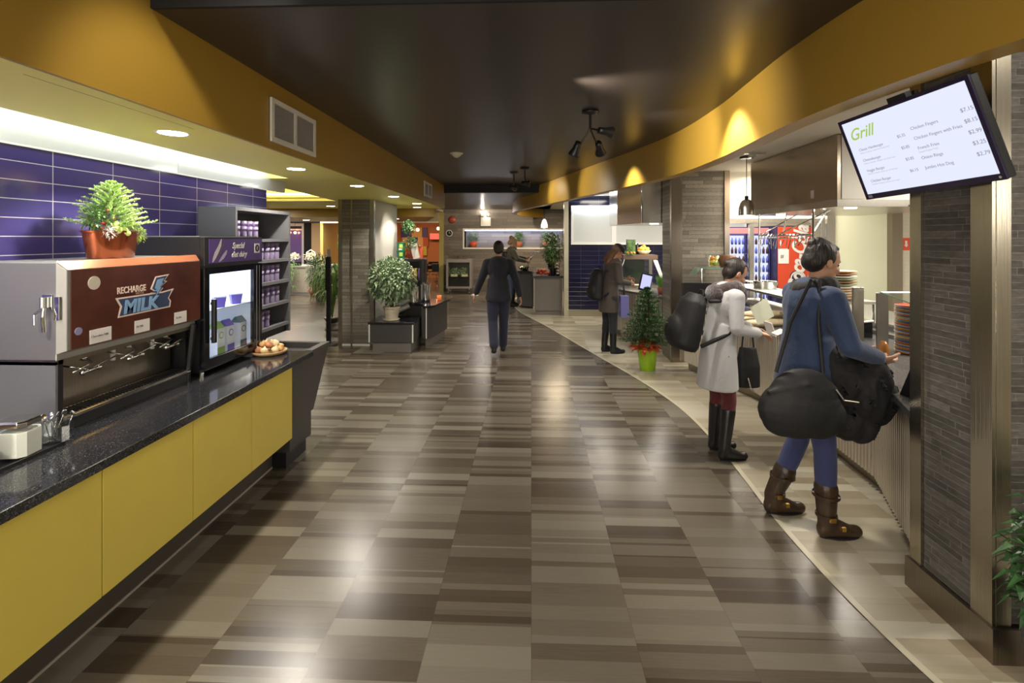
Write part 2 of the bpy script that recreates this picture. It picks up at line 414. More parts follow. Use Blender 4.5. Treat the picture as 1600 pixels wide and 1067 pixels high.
# ================================================================== SETTING
def catmull(P, n=8, closed=False):
    out = []; k = len(P)
    for i in range(k - 1):
        p0, p1, p2, p3 = P[max(i - 1, 0)], P[i], P[i + 1], P[min(i + 2, k - 1)]
        for j in range(n):
            t = j / n
            out.append(tuple(.5 * ((2 * p1[q]) + (-p0[q] + p2[q]) * t + (2 * p0[q] - 5 * p1[q] + 4 * p2[q] - p3[q]) * t * t + (-p0[q] + 3 * p1[q] - 3 * p2[q] + p3[q]) * t ** 3) for q in range(len(p1))))
    out.append(tuple(P[-1])); return out
CV = [(2.75, -2.4), (2.45, -.6), (2.1, .4), (1.82, 1.1), (1.66, 1.7), (1.58, 2.1), (1.535, 2.55), (1.525, 3.05), (1.555, 3.6), (1.58, 4.2), (1.54, 5.1), (1.35, 6.05), (.98, 7.35),
      (.56, 8.85), (.29, 9.8), (0, 10.7), (-.27, 11.6), (-.45, 12.6), (-.52, 13.6), (-.42, 14.6), (-.1, 15.5), (.3, 16.1)]
CUR = catmull(CV, 8)
def offs(c, d):
    o = []
    for i, p in enumerate(c):
        a, b = Vector(c[max(i - 1, 0)]), Vector(c[min(i + 1, len(c) - 1)]); t = (b - a).normalized()
        o.append((p[0] + t.y * d, p[1] - t.x * d))
    return o
struct('floor', MB().box(-13, 8, -3, 24, -.1, 0), FLOOR)
# pale floor of the serving side follows the same curve as the bulkhead above
fl = MB(); ci = [p for p in CUR if p[0] <= 2.75]
poly = ci + [(7.0, 16.1), (7.0, -2.4)]
bm = bmesh.new(); vs = [bm.verts.new((x, y, .003)) for x, y in poly]; bm.faces.new(vs); bmesh.ops.triangulate(bm, faces=bm.faces[:])
for f in bm.faces:
    if f.normal.z < 0: f.normal_flip()
me = bpy.data.meshes.new('floor'); bm.to_mesh(me); bm.free(); me.materials.append(FLOORL)
o = bpy.data.objects.new('floor', me); COL.objects.link(o); o['kind'] = 'structure'
ed = offs(CUR, .035); e2 = MB()
for i in range(len(CUR) - 1): e2.add([(*CUR[i], .0045), (*ed[i], .0045), (*ed[i + 1], .0045), (*CUR[i + 1], .0045)], [(0, 1, 2, 3)])
struct('floor_edging', e2, mat('cream floor edging', (.52, .48, .36), .35))

# ceilings
struct('ceiling', MB().box(-1.86, 1.9, 2.30, 10.25, 2.88, 3.0), CEIL)
struct('ceiling_bulkhead', MB().box(-1.86, 1.9, 2.28, 2.30, 2.88, 3.3), BLACK)
struct('ceiling_bulkhead', MB().box(-1.86, .30, 10.20, 10.26, 2.725, 2.88), BLACK)
struct('ceiling', MB().box(-2.9, 7, -3, 2.28, 3.3, 3.4), CEIL)
struct('ceiling', MB().box(-3.2, .6, 10.26, 16.2, 2.72, 2.84), CEIL)
# serving side ceiling
inn = offs(CUR, .13); pi = [p for p in inn if p[1] > 2.25]
bm = bmesh.new(); vs = [bm.verts.new((x, y, 2.72)) for x, y in pi + [(7, 16.1), (7, 2.25)]]; bm.faces.new(vs); bmesh.ops.triangulate(bm, faces=bm.faces[:])
me = bpy.data.meshes.new('ceiling'); bm.to_mesh(me); bm.free(); me.materials.append(CEILW)
o = bpy.data.objects.new('ceiling', me); COL.objects.link(o); o['kind'] = 'structure'
# curved yellow bulkhead
bh = MB(); n = len(CUR); vs = []; 
for i in range(n):
    top = 3.3 if CUR[i][1] < 2.29 else (2.88 if CUR[i][1] < 10.25 else 2.72)
    vs += [(*CUR[i], 2.44), (*inn[i], 2.44), (*inn[i], top), (*CUR[i], top)]
fs = []
for i in range(n - 1):
    for k in range(4): a, b = i * 4 + k, i * 4 + (k + 1) % 4; fs.append((a, a + 4, b + 4, b))
fs += [(0, 1, 2, 3), tuple((n - 1) * 4 + k for k in (3, 2, 1, 0))]
bh.add(vs, fs); smooth_mesh(struct('ceiling_bulkhead', bh, YEL), 30)
# left yellow soffit
so = MB(); so.box(-1.86, -1.84, -3, 2.28, 2.40, 3.3); so.box(-1.86, -1.84, 2.28, 10.3, 2.40, 2.90)
struct('ceiling_fascia', so, YEL)
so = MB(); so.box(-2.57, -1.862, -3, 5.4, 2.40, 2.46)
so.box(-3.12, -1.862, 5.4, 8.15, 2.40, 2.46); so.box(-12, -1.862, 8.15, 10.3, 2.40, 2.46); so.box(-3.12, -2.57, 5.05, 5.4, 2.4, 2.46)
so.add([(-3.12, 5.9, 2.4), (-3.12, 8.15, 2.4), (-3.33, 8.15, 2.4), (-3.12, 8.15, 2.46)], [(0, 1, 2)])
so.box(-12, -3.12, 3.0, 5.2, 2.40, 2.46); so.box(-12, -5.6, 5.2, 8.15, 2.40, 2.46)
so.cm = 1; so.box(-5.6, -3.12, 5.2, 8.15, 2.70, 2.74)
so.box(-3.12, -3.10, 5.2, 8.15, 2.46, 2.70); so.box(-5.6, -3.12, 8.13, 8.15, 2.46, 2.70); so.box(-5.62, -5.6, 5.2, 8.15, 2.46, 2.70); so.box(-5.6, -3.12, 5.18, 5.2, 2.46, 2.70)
struct('ceiling_soffit', so, [YEL_LIT, YEL_LIT])
so = MB(); so.prism([(-12, 10.3), (-2.05, 10.3), (-2.85, 13.2), (-12, 13.2)], 2.22, 2.42)
struct('ceiling_soffit', so, YEL)
struct('ceiling', MB().box(-12.5, -2.9, 13.2, 24, 2.62, 2.7), mat('tan ceiling paint', (.42, .34, .22), .8))
tag(MB().box(-2.72, -2.66, -2, 4.95, 2.50, 2.53).build('light_strip', COVE), 'cool white strip light hidden in slot above purple tiled wall', 'light strip')
tag(MB().box(-5.4, -3.3, 8.05, 8.10, 2.50, 2.53).build('light_strip', COVEY), 'warm strip light inside the lemon yellow ceiling recess', 'light strip')
struct('ceiling_slot', MB().box(-2.80, -2.55, -3, 5.38, 2.62, 2.66), WHITEP)
# walls
struct('wall_left', MB().box(-3.0, -2.776, -3, 5.0, 0, 2.275), PTILE)
wl = MB()
for i in range(5): wl.box(-2.80, -2.774, -3 + 1.68 * i, -3 + 1.68 * (i + 1) - .006 if i < 4 else 5.38, 2.275, 2.64)
struct('wall_left_panel', wl, mat('pale satin metal panel', (.70, .73, .76), .16, .35, coat=.3))
struct('trim_1', MB().box(-2.80, -2.77, -3, 5.0, 2.268, 2.279), WHPL)
struct('wall_back', MB().box(-3, 7, -3.1, -3, 0, 3.3), WHITEP)
struct('wall_right', MB().box(7, 7.1, -3, 16.2, 0, 3.3), WHITEP)
struct('wall_left', MB().box(-13.1, -13, -3, 24, 0, 2.8), mat('tan wall paint', (.42, .33, .20), .7))
struct('wall_back', MB().box(-13, -3, 2.9, 3.0, 0, 2.7), WHITEP)
# far slate wall with niche, y = 16.1
fw = MB(); X0, X1, Z0, Z1 = -2.92, 2.6, 1.455, 2.04; NX0, NX1 = -2.22, 1.05
fw.box(X0, X1, 16.1, 16.5, 0, Z0); fw.box(X0, X1, 16.1, 16.5, Z1, 2.75); fw.box(X0, NX0, 16.1, 16.5, Z0, Z1); fw.box(NX1, X1, 16.1, 16.5, Z0, Z1)
struct('wall_far', fw, STFAR)
struct('wall_far_niche', MB().box(NX0, NX1, 16.48, 16.52, Z0, Z1), brick_mat('niche slate', .9, .10, (.22, .21, .25), (.34, .33, .37), (.15, .15, .17), .004, .5, 'xz'))
nf = MB(); t = .05
nf.box(NX0 - t, NX1 + t, 16.07, 16.5, Z1, Z1 + t); nf.box(NX0 - t, NX1 + t, 16.07, 16.5, Z0 - t, Z0); nf.box(NX0 - t, NX0, 16.07, 16.5, Z0, Z1); nf.box(NX1, NX1 + t, 16.07, 16.5, Z0, Z1)
struct('trim_2', nf, WHITEP)
tag(MB().box(NX0 + .02, NX1 - .02, 16.14, 16.18, Z1 - .03, Z1 - .005).build('light_strip', COVEN), 'cool white strip light along the top of the wall niche', 'light strip')
struct('trim_3', MB().box(-3.05, -2.90, 16.0, 16.5, 0, 2.72), mat('mustard metal post', (.45, .38, .14), .35, .4))
struct('wall_header', MB().box(-7.0, -3.05, 15.9, 16.1, 2.30, 2.72), mat('olive beige header', (.34, .29, .19), .7))
struct('trim_4', MB().box(-7.0, -3.05, 15.88, 15.90, 2.27, 2.31), WHITEP)
# dining room shell
ORG = mat('orange brown wall paint', (.42, .17, .06), .6)
struct('wall_dining', MB().box(-7, -2.2, 21.5, 21.6, 0, 2.7), ORG)
struct('wall_dining', MB().box(-2.3, -2.2, 16.5, 21.5, 0, 2.7), mat('tan dining wall', (.50, .34, .18), .7))
struct('wall_dining', MB().box(-7.05, -6.95, 16.0, 21.5, 0, 2.7), mat('amber dining wall', (.52, .34, .10), .7))
# lounge window wall
wn = MB(); GL = mat('purple tinted evening glass', (.06, .04, .10), .06, coat=.5, emit=(.16, .08, .20), estr=.35)
yb = 18.0
struct('window_1', MB().box(-9.9, -8.55, yb, yb + .04, .6, 2.05), GL)
wf = MB(); wf.box(-9.95, -8.4, yb - .03, yb, 2.22, 2.42); wf.box(-9.95, -8.4, yb - .03, yb, 2.06, 2.12); wf.box(-8.62, -8.52, yb - .04, yb + .05, 0, 2.4)
struct('window_frame', wf, WHPL)
struct('trim_5', MB().box(-8.52, -8.2, yb - .08, yb + .05, 0, 2.45), BLACK)
struct('wall_lounge', MB().box(-8.2, -7.60, yb - .15, yb + .05, 0, 2.33), mat('salmon plaster pier', (.62, .42, .24), .7))
struct('wall_lounge', MB().box(-7.72, -7.60, yb - .17, yb - .15, 0, 2.33), WHITEP)
struct('window_2', MB().box(-7.60, -7.05, yb, yb + .04, .2, 2.2), mat('blue evening glass', (.16, .15, .20), .08, emit=(.35, .34, .5), estr=.35))
struct('window_frame', MB().box(-7.6, -7.52, yb - .05, yb, 0, 2.28).box(-7.6, -7.05, yb - .05, yb, 2.2, 2.28).box(-7.12, -7.05, yb - .05, yb, 0, 2.28), WHITEP)
struct('wall_lounge', MB().box(-13, -7.0, yb + .05, yb + .15, 0, 2.7), mat('dark lounge wall', (.08, .06, .05), .7))
struct('wall_header', MB().box(-13, -7.0, yb - .2, yb - .1, 2.33, 2.62), DGREY)
for i, (x, z) in enumerate([(-9.15, 1.98), (-8.82, 1.97)]):
    gt_ = thing('globe_lamp', ['small red globe lamp glowing by the purple window, farther from the pier', 'small red globe lamp glowing by the purple window, next to the dark mullion'][i], 'lamp', (x, yb - .15, z)); MB().ell((0, 0, 0), .045).build('globe', LAMPW, gt_, smooth=True); MB().tube([(0, 0, .03), (0, 0, 2.33 - z)], .006, 5).build('cord', BLKP, gt_)
# left slate column
cl = MB(); cl.box(-3.14, -2.60, 7.88, 9.3, .0, 2.40)
struct('column', cl, STCOL)
struct('column', MB().box(-2.601, -2.585, 7.93, 9.28, 0, 2.40), mat('pale honed stone', (.42, .40, .36), .6, bump=.2, bscale=30))
ct = MB(); ct.box(-3.165, -3.10, 7.86, 7.93, 0, 2.4); ct.box(-2.96, -2.93, 7.865, 7.88, 0, 2.4); ct.box(-2.64, -2.57, 7.86, 7.93, 0, 2.4)
struct('trim_6', ct, STEEL)
struct('baseboard_column', MB().box(-3.15, -2.58, 7.872, 7.88, 0, .03), WHITEP)
# right slate column near the camera
rc = MB(); rc.box(1.935, 4.6, 2.12, 2.50, .15, 3.3)
struct('column', rc, [STX])
struct('column', MB().box(1.932, 1.936, 2.13, 2.49, .15, 2.9), STY)
rt = MB(); rt.box(1.915, 1.93, 2.1001, 2.20, .15, 3.0); rt.box(1.931, 1.99, 2.098, 2.119, .15, 3.0); rt.box(1.915, 1.95, 2.47, 2.54, .15, 3.0)
struct('trim_7', rt, brushed('antique brushed steel', (.46, .42, .34), .24, 2))
rb = MB(); rb.box(1.926, 4.6, 2.085, 2.097, 0, .15); rb.box(1.905, 1.925, 2.085, 2.56, 0, .15)
struct('baseboard_right', rb, STEELD)
# middle slate column
struct('column', MB().box(2.0, 2.78, 7.0, 7.5, 0, 2.72), STCOL)
mt_ = MB(); mt_.box(1.985, 2.06, 6.98, 7.05, 0, 2.72); mt_.box(2.06, 2.14, 6.985, 7.0, 0, 2.72); mt_.box(2.73, 2.80, 6.98, 7.05, 0, 2.72)
struct('trim_8', mt_, STEELD)
# kitchen partitions
struct('wall_kitchen', MB().box(2.8, 4.25, 7.15, 7.25, 2.04, 2.72), WHITEP)
struct('trim_9', MB().box(2.8, 4.25, 7.11, 7.26, 1.98, 2.05).box(3.14, 3.20, 7.12, 7.18, 0, 1.98), STEEL)
struct('wall_kitchen', MB().box(4.22, 7.0, 7.0, 7.12, 0, 2.72), GREENW)
struct('wall_kitchen', MB().box(4.22, 4.98, 6.98, 7.0, 2.15, 2.72), mat('shaded green panel', (.50, .52, .38), .5))  # darker copy of the green wall: shade along its top painted in
struct('trim_10', MB().box(4.13, 4.24, 6.96, 7.14, 0, 2.72).box(4.06, 4.10, 6.96, 7.0, 0, 2.72), STEEL)
struct('trim_11', MB().box(4.97, 5.11, 6.90, 7.0, 0, 2.72), STEELD)
struct('wall_kitchen', MB().box(5.11, 6.9, 6.95, 6.99, 0, 2.72), brick_mat('pale kitchen wall tile', .12, .05, (.62, .60, .50), (.66, .64, .54), (.55, .53, .45), .002, .4, 'xz'))
# purple tiled wall of the serving area, y = 11.05
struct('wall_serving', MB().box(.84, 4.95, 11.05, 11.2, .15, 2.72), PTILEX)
struct('wall_serving', MB().box(4.95, 7.0, 11.05, 11.2, 0, 2.72), mat('warm white wall', (.66, .62, .50), .6))
struct('baseboard_serving', MB().box(.80, 4.95, 11.03, 11.05, 0, .15), mat('bronze metal skirting', (.34, .31, .22), .35, .6))
struct('trim_12', MB().box(.74, .84, 11.0, 11.2, 0, 2.72), mat('warm steel post', (.55, .52, .40), .3, .8))
PANEL = mat('frosted white panel', (.55, .57, .56), .25)
for (x0, x1, z0, z1, nm, lb) in [(.90, 1.86, 1.62, 2.50, 'wall_panel', 'frosted white framed panel on the purple wall above bowed head of backpack wearer'), (1.86, 3.0, 1.62, 2.2, 'wall_panel', 'white framed panel on the purple wall below the far steel hood'),
                             (3.95, 4.78, 1.60, 2.2, 'wall_panel', 'bright white framed panel seen through the kitchen opening')]:
    t = thing(nm, lb, 'wall panel', (x0, 11.05, z0))
    MB().box(.03, x1 - x0 - .03, -.03, 0, .03, z1 - z0 - .03).build('panel', PANEL, t)
    f = MB(); f.box(0, x1 - x0, -.05, 0, 0, .05); f.box(0, x1 - x0, -.05, 0, z1 - z0 - .05, z1 - z0); f.box(0, .05, -.05, 0, .05, z1 - z0 - .05); f.box(x1 - x0 - .05, x1 - x0, -.05, 0, .05, z1 - z0 - .05); f.build('frame', WHPL, t)
tag(MB().box(.95, 1.8, 10.93, 10.99, 2.44, 2.47).build('light_strip', COVE), 'bright cool strip light above the frosted white panel', 'light strip')

# ================================================================== CEILING FITTINGS
def downlight(loc, label, energy, r=.075, col=NEUT, cone=128):
    t = thing('downlight', label, 'ceiling light', loc, group='round recessed downlights')
    MB().lathe([(r, 0), (r + .016, -.004), (r + .018, 0), (r + .018, .01), (r, .012)], 28).build('trim_ring', WHPL, t, smooth=True)
    MB().cyl((0, 0), r, -.003, .006, 28).build('lens', LAMP, t)
    light('downlight_lamp', 'SPOT', (0, 0, -.012), energy, col, .045, aim=(0, 0, -1), cone=cone, blend=.35, parent=t)
    return t
DL = [((-2.15, -.15, 2.40), 'round downlight in lemon soffit, behind the camera end of the counter'), ((-2.15, 1.35, 2.40), 'round downlight in lemon soffit over the glass jars'),
      ((-2.16, 2.85, 2.40), 'largest round downlight in lemon soffit, over the brown milk dispenser'), ((-2.15, 4.37, 2.40), 'round downlight in lemon soffit over the cup shelves, next after the dispenser one'),
      ((-2.11, 5.82, 2.40), 'third round downlight along the lemon soffit, between the cup shelves and slate column'), ((-2.09, 7.32, 2.40), 'round downlight in lemon soffit just in front of the slate column corner'),
      ((-2.09, 8.83, 2.40), 'round downlight in lemon soffit beside the slate column flank'), ((-2.34, 9.9, 2.40), 'last round downlight at the far edge of the lemon soffit'),
      ((-3.96, 9.47, 2.40), 'round downlight in yellow soffit left of the slate column'), ((-3.18, 11.3, 2.22), 'round downlight in the lower orange soffit beyond the slate column'), ((-5.6, 11.9, 2.22), 'round downlight in the lower soffit above the orchid counter')]
for i, (l, lb) in enumerate(DL): downlight(l, lb, 60 if i < 8 else 26)
# hairline seam of an access panel in the near soffit
struct('trim_13', MB().add([(-2.55, 1.74, 2.3995), (-2.02, 1.74, 2.3995), (-2.02, 1.744, 2.3995), (-2.55, 1.744, 2.3995), (-1.96, 1.80, 2.3995), (-1.955, 1.80, 2.3995), (-1.955, 2.75, 2.3995), (-1.96, 2.75, 2.3995)], [(3, 2, 1, 0), (7, 6, 5, 4)]), mat('olive seam shadow gap', (.20, .16, .03), .6))
# air vents
GR = mat('grey vent grille', (.42, .39, .37), .5)
for (y0, y1, z0, z1, lb) in [(3.35, 4.05, 2.45, 2.76, 'white framed double air vent on the yellow fascia, nearer and larger one'), (8.26, 8.88, 2.49, 2.75, 'small double air vent at the far end of the yellow fascia')]:
    t = thing('air_vent', lb, 'air vent', (-1.84, y0, z0)); W, Hh = y1 - y0, z1 - z0
    MB().box(0, .004, 0, W, 0, Hh).build('backing', DGREY, t)
    f = MB(); f.box(0, .02, 0, W, 0, .035); f.box(0, .02, 0, W, Hh - .035, Hh)
    for a in (0, W / 2 - .018, W - .035): f.box(0, .02, a, a + .035, .035, Hh - .035)
    f.build('frame', WHITEP, t)
    g = MB(); k = int(Hh / .014)
    for j in range(k): z = .04 + j * (Hh - .08) / (k - 1); g.box(.004, .014, .03, W - .03, z - .0018, z + .0018)
    for j in range(30): y = .04 + j * (W - .08) / 29; g.box(.004, .012, y - .0015, y + .0015, .035, Hh - .035)
    g.build('grille', GR, t)
# smoke detector
t = thing('smoke_detector', 'small cream smoke detector on the dark ceiling', 'smoke detector', (-.978, 6.33, 2.88))
MB().lathe([(0, 0), (.085, 0), (.085, -.012), (.06, -.022)], 24).build('base', BEIGE, t, smooth=True)
MB().lathe([(.062, -.02), (.055, -.035), (.02, -.06), (0, -.06)], 24).build('dome', BEIGE, t, smooth=True)
# track spotlights
def spot_cluster(loc, label, heads, energy):
    t = thing('ceiling_spotlight', label, 'spotlight', loc, group=None)
    MB().lathe([(0, 0), (.075, 0), (.075, -.018), (.02, -.03), (0, -.03)], 20).build('canopy', BLKP, t, smooth=True)
    MB().cyl((0, 0), .012, -.16, -.02, 10).build('stem', BLKP, t)
    for k, (dx, dy, dz, aim) in enumerate(heads):
        p = Vector((dx, dy, dz)); d = (Vector(aim) - Vector(loc) - p).normalized()
        MB().tube([(0, 0, -.15), (dx * .6, dy * .6, dz * .7 - .04), p], .009, 8).build('arm', BLKP, t)
        q = Matrix.Translation(p) @ d.to_track_quat('Z', 'Y').to_matrix().to_4x4()
        h = MB().lathe([(0, -.07), (.028, -.07), (.032, -.03), (.034, 0), (.052, .05), (.052, .06), (.046, .058), (.03, .02), (0, .015)], 20, mtx=q).build('lamp_head', BLKP, t, smooth=True)
        MB().cyl((0, 0), .044, .044, .050, 20, mtx=q).build('lens', LAMP, h)
        light('spotlight_lamp', 'SPOT', p + d * .075, energy, NEUT, .03, aim=p + d * 2, cone=75, blend=.7, parent=t)
spot_cluster((.52, 4.3, 2.88), 'black cluster of three ceiling spotlights above the corridor', [(.12, -.1, -.20, (1.55, 4.6, 2.60)), (-.12, .05, -.32, (-.6, 5.6, 0)), (.10, .14, -.30, (1.5, 6.6, 0.4))], 30)
spot_cluster((-.10, 7.7, 2.88), 'far black ceiling spotlight with one head, next to the yellow bulkhead', [(.02, -.05, -.25, (.95, 7.6, 2.5))], 22)
spot_cluster((-.29, 8.2, 2.88), 'farthest black ceiling spotlight near the dark drop in the ceiling', [(-.02, .02, -.26, (.6, 9.2, 2.4))], 22)
light('bulkhead_wash', 'SPOT', (.25, 3.4, 2.80), 60, NEUT, .05, aim=(1.6, 3.9, 2.5), cone=95, blend=.9)  # the wash spots here are added light with no fixtures
light('bulkhead_wash', 'SPOT', (-.2, 9.4, 2.80), 16, NEUT, .05, aim=(.5, 9.3, 2.55), cone=80, blend=.9)
light('dispenser_wash', 'SPOT', (-.9, 1.9, 3.2), 30, NEUT, .06, aim=(-2.4, 2.6, 1.5), cone=60, blend=.7)
light('column_wash', 'SPOT', (-1.95, 8.2, 2.36), 22, NEUT, .03, aim=(-2.6, 8.75, 1.7), cone=60, blend=.6)
light('counter_wash', 'SPOT', (1.30, 3.8, 2.85), 90, NEUT, .06, aim=(2.25, 3.7, .2), cone=95, blend=.6)
light('counter_wash', 'SPOT', (1.05, 6.2, 2.85), 55, NEUT, .06, aim=(1.7, 6.2, .2), cone=80, blend=.6)
light('counter_wash', 'SPOT', (.9, 1.9, 3.0), 40, NEUT, .06, aim=(1.75, 2.0, .0), cone=55, blend=.6)
light('corridor_wash', 'SPOT', (-.9, 13.2, 2.70), 170, WARM, .05, aim=(-1.4, 15.9, 1.1), cone=100, blend=.6)
light('corridor_wash', 'SPOT', (-1.4, 10.8, 2.70), 40, NEUT, .05, aim=(-1.4, 12.8, 0), cone=80, blend=.6)
# emergency lamp on the far wall
t = thing('emergency_light', 'white emergency light box with a blazing lamp on top, on far slate wall', 'emergency light', (-1.5, 15.98, 2.16))
MB().box(-.17, .17, 0, .10, 0, .30).build('housing', WHPL, t, bevel=.01)
MB().box(-.02, .02, .0, .10, .30, .36).build('bracket', BEIGE, t)
for sx in (-1, 1): MB().ell((sx * .13, -.02, .37), (.055, .05, .055)).build('lamp_head', WHPL, t, smooth=True)
MB().ell((-.10, -.05, .42), .03).build('bulb', emis('blazing bulb', (1, .9, .75), 250), t, smooth=True)
t = thing('fire_alarm', 'round red fire alarm bell on far slate wall', 'fire alarm', (-2.62, 16.08, 2.38))
MB().lathe([(0, -.05), (.07, -.05), (.12, -.02), (.12, 0), (0, 0)], 24, mtx=Matrix.Rotation(R(-90), 4, 'X')).build('bell', mat('dull red enamel', (.30, .05, .03), .4), t, smooth=True)
MB().cyl((0, 0), .035, -.07, -.04, 14, mtx=Matrix.Rotation(R(-90), 4, 'X')).build('hub', mat('bright red enamel', (.5, .08, .04), .4), t)
t = thing('wall_clock', 'small round black faced clock on the far slate wall', 'clock', (-2.72, 16.08, 1.93))
MB().lathe([(0, -.0), (.11, -.0), (.11, .03), (.09, .035), (.088, .02), (0, .02)], 24, mtx=Matrix.Rotation(R(90), 4, 'X')).build('case', WHPL, t, smooth=True)
MB().cyl((0, 0), .088, .021, .026, 24, mtx=Matrix.Rotation(R(90), 4, 'X')).build('dial', BLKP, t)
MB().box(-.005, .005, -.032, -.028, 0, .07).box(0, .05, -.032, -.028, -.005, .005).build('hand', WHPL, t)
# ================================================================== LEFT COUNTER
DY = [-.217, .339, .895, 1.451, 2.007, 2.566, 3.118, 3.66]
CABL = ['partly cropped yellow base cabinet at the near end of the counter', 'yellow base cabinet behind the camera position', 'yellow base cabinet under the cropped jars, nearest in view', 'yellow base cabinet under the glass jars',
        'widest-looking yellow base cabinet, below the near end of the milk dispenser', 'yellow base cabinet below the far end of the milk dispenser', 'yellow base cabinet at the far end beside the dark slanted bin']
for i in range(2, 7):
    y0, y1 = DY[i], DY[i + 1]
    t = thing('base_cabinet', CABL[i], 'cabinet', (-2.3, y0, 0), group=None)
    MB().box(-.47, .445, .0, y1 - y0, .22, .78).build('body', DGREY, t)
    MB().box(.45, .47, .003, y1 - y0 - .003, .235, .783).build('door', YCAB, t, bevel=.0015)
    MB().box(-.40, .31, 0, y1 - y0, 0, .22).build('toe_kick', mat('umber kick board %d' % i, (.075, .062, .050), .5) if i == 2 else bpy.data.materials['umber kick board 2'], t)
tag(MB().box(-1.995, -1.985, .3, 3.66, 0, .012).build('kick_strip', mat('pale kick strip', (.4, .35, .3), .4)), 'thin pale metal strip along the bottom of the kick boards', 'trim strip')
sl = MB(); sl.box(-2.774, -1.81, -1, 3.98, .785, .83)
tag(sl.build('countertop', GRAN, bevel=.004), 'long black speckled stone countertop on the yellow cabinets', 'countertop')
# slanted bin at the end of the counter
t = thing('condiment_bin', 'dark grey wedge shaped bin with sloping end, beyond the yellow cabinets', 'bin', (-1.83, 3.66, 0))
w_ = .9
side = [(0, .83), (.02, .25), (.36, .25), (.36, .33), (.67, .83)]
pr = MB()
def wedge(mb, pts, x0, x1):
    n = len(pts); v = [(x0, y, z) for y, z in pts] + [(x1, y, z) for y, z in pts]
    return mb.add(v, [tuple(range(n)), tuple(range(n, 2 * n))[::-1]] + [(i, n + i, n + (i + 1) % n, (i + 1) % n) for i in range(n)])
wedge(MB(), [(0.002, .784), (0.002, .33), (.36, .33), (.655, .784)], -.90, 0).build('body', DGREY, t)
MB().box(-.88, -.02, .002, .36, .12, .32).build('plinth', DGREY, t)
MB().box(-.84, -.05, .002, .33, 0, .12).build('toe_kick', BLKP, t)
rm = MB(); rm.box(-.90, .01, .62, .67, .785, .835); rm.box(-.05, .01, .322, .62, .785, .835); rm.box(-.90, -.84, .322, .62, .785, .835)
rm.build('rim', DGREY, t, bevel=.002)
# garlic and shallots in a shallow basket
t = thing('bread_basket', 'round shallow wicker basket at the far corner of the black countertop', 'basket', (-2.12, 3.86, .83))
MB().lathe([(.0, .0), (.10, .0), (.125, .012), (.135, .03), (.128, .032), (.115, .016), (0, .008)], 28).build('tray', mat('straw wicker', (.42, .27, .12), .6, bump=.5, bscale=90), t, smooth=True)
BRN = [mat('golden onion skin', (.52, .30, .10), .4, vary=.3, vscale=30), mat('russet onion skin', (.40, .16, .07), .4, vary=.3, vscale=30), mat('pale onion skin', (.66, .50, .28), .45, vary=.2, vscale=30)]
k = 0
for j in range(13):
    a = j * 2.4; r = .088 if j < 8 else .045
    p = (-2.12 + r * math.cos(a), 3.86 + r * math.sin(a), .83 + (.045 if j < 8 else .08))
    g = MB().lathe([(0, -.022), (.016, -.020), (.029, -.008), (.031, .002), (.024, .016), (.010, .024), (.004, .036), (0, .037)], 12)
    o = g.build('onion', BRN[j % 3], loc=p, smooth=True); o.rotation_euler = (rnd(-.5, .5), rnd(-.5, .5), rnd(0, 6))
    oc_ = ['golden', 'russet', 'pale'][j % 3]; ol_ = 'lying low' if j < 8 else 'on top of the heap'; tag(o, 'small %s onion %s in the shallow basket at the counter end' % (oc_, ol_), 'onion', '%s onions %s in the basket' % (oc_, ol_))

# ---------------------------------------------------------------- milk dispenser
DM = mat('brown printed front film', (.085, .022, .012), .22, spec=.6, vary=.35, vscale=5)
t = thing('milk_dispenser', 'large stainless milk dispenser with brown front cover, standing on the black counter', 'milk dispenser', (-2.30, 2.21, .83))
MB().box(-.46, .06, 0, .95, .355, .82).build('body', STEELH, t, bevel=.004)
MB().box(-.46, .055, 0, .012, .0, .35).build('side_panel', MGREY, t)
MB().box(-.46, .0, .94, .952, .0, .35).build('side_panel', BLKP, t)
fc = MB()
# front cover with chamfered upper edge
v = [(.062, -.004, .40), (.062, .952, .40), (.095, .0, .40), (.095, .945, .40), (.105, .02, .78), (.105, .93, .78), (.062, -.004, .82), (.062, .952, .82)]
MB().add([(.06, -.006, .385), (.06, .954, .385), (.10, .012, .40), (.10, .936, .40), (.10, .012, .785), (.10, .936, .785), (.06, -.006, .825), (.06, .954, .825)],
         [(0, 1, 3, 2), (2, 3, 5, 4), (4, 5, 7, 6), (0, 2, 4, 6), (1, 7, 5, 3), (0, 6, 7, 1)]).build('front_cover', mat('dull cover steel', (.34, .33, .31), .55, .8), t, bevel=.003)
cvp = MB().box(.101, .104, .03, .936, .402, .783).build('cover_film', DM, t)
cvt = MB().add([(.1015, .015, .787), (.1015, .934, .787), (.063, .95, .826), (.063, .0, .826)], [(0, 1, 2, 3)]).build('cover_bevel', mat('copper bevel', (.55, .20, .10), .25, .6), t)
X = .1052
ps = MB(); ps.lathe([(0, 0), (.034, 0), (.034, .003), (0, .003)], 24, mtx=Matrix.Translation((X - .001, .15, .712)) @ Matrix.Rotation(R(90), 4, 'Y')); 
ps.build('round_sticker', mat('pale round sticker', (.55, .50, .40), .4), t)
MB().lathe([(0, 0), (.019, 0), (.019, .003), (0, .003)], 20, mtx=Matrix.Translation((X - .001, .065, .485)) @ Matrix.Rotation(R(90), 4, 'Y')).build('round_sticker', mat('violet round sticker', (.25, .24, .40), .4), t)
CARD = mat('white label card', (.72, .68, .64), .5)
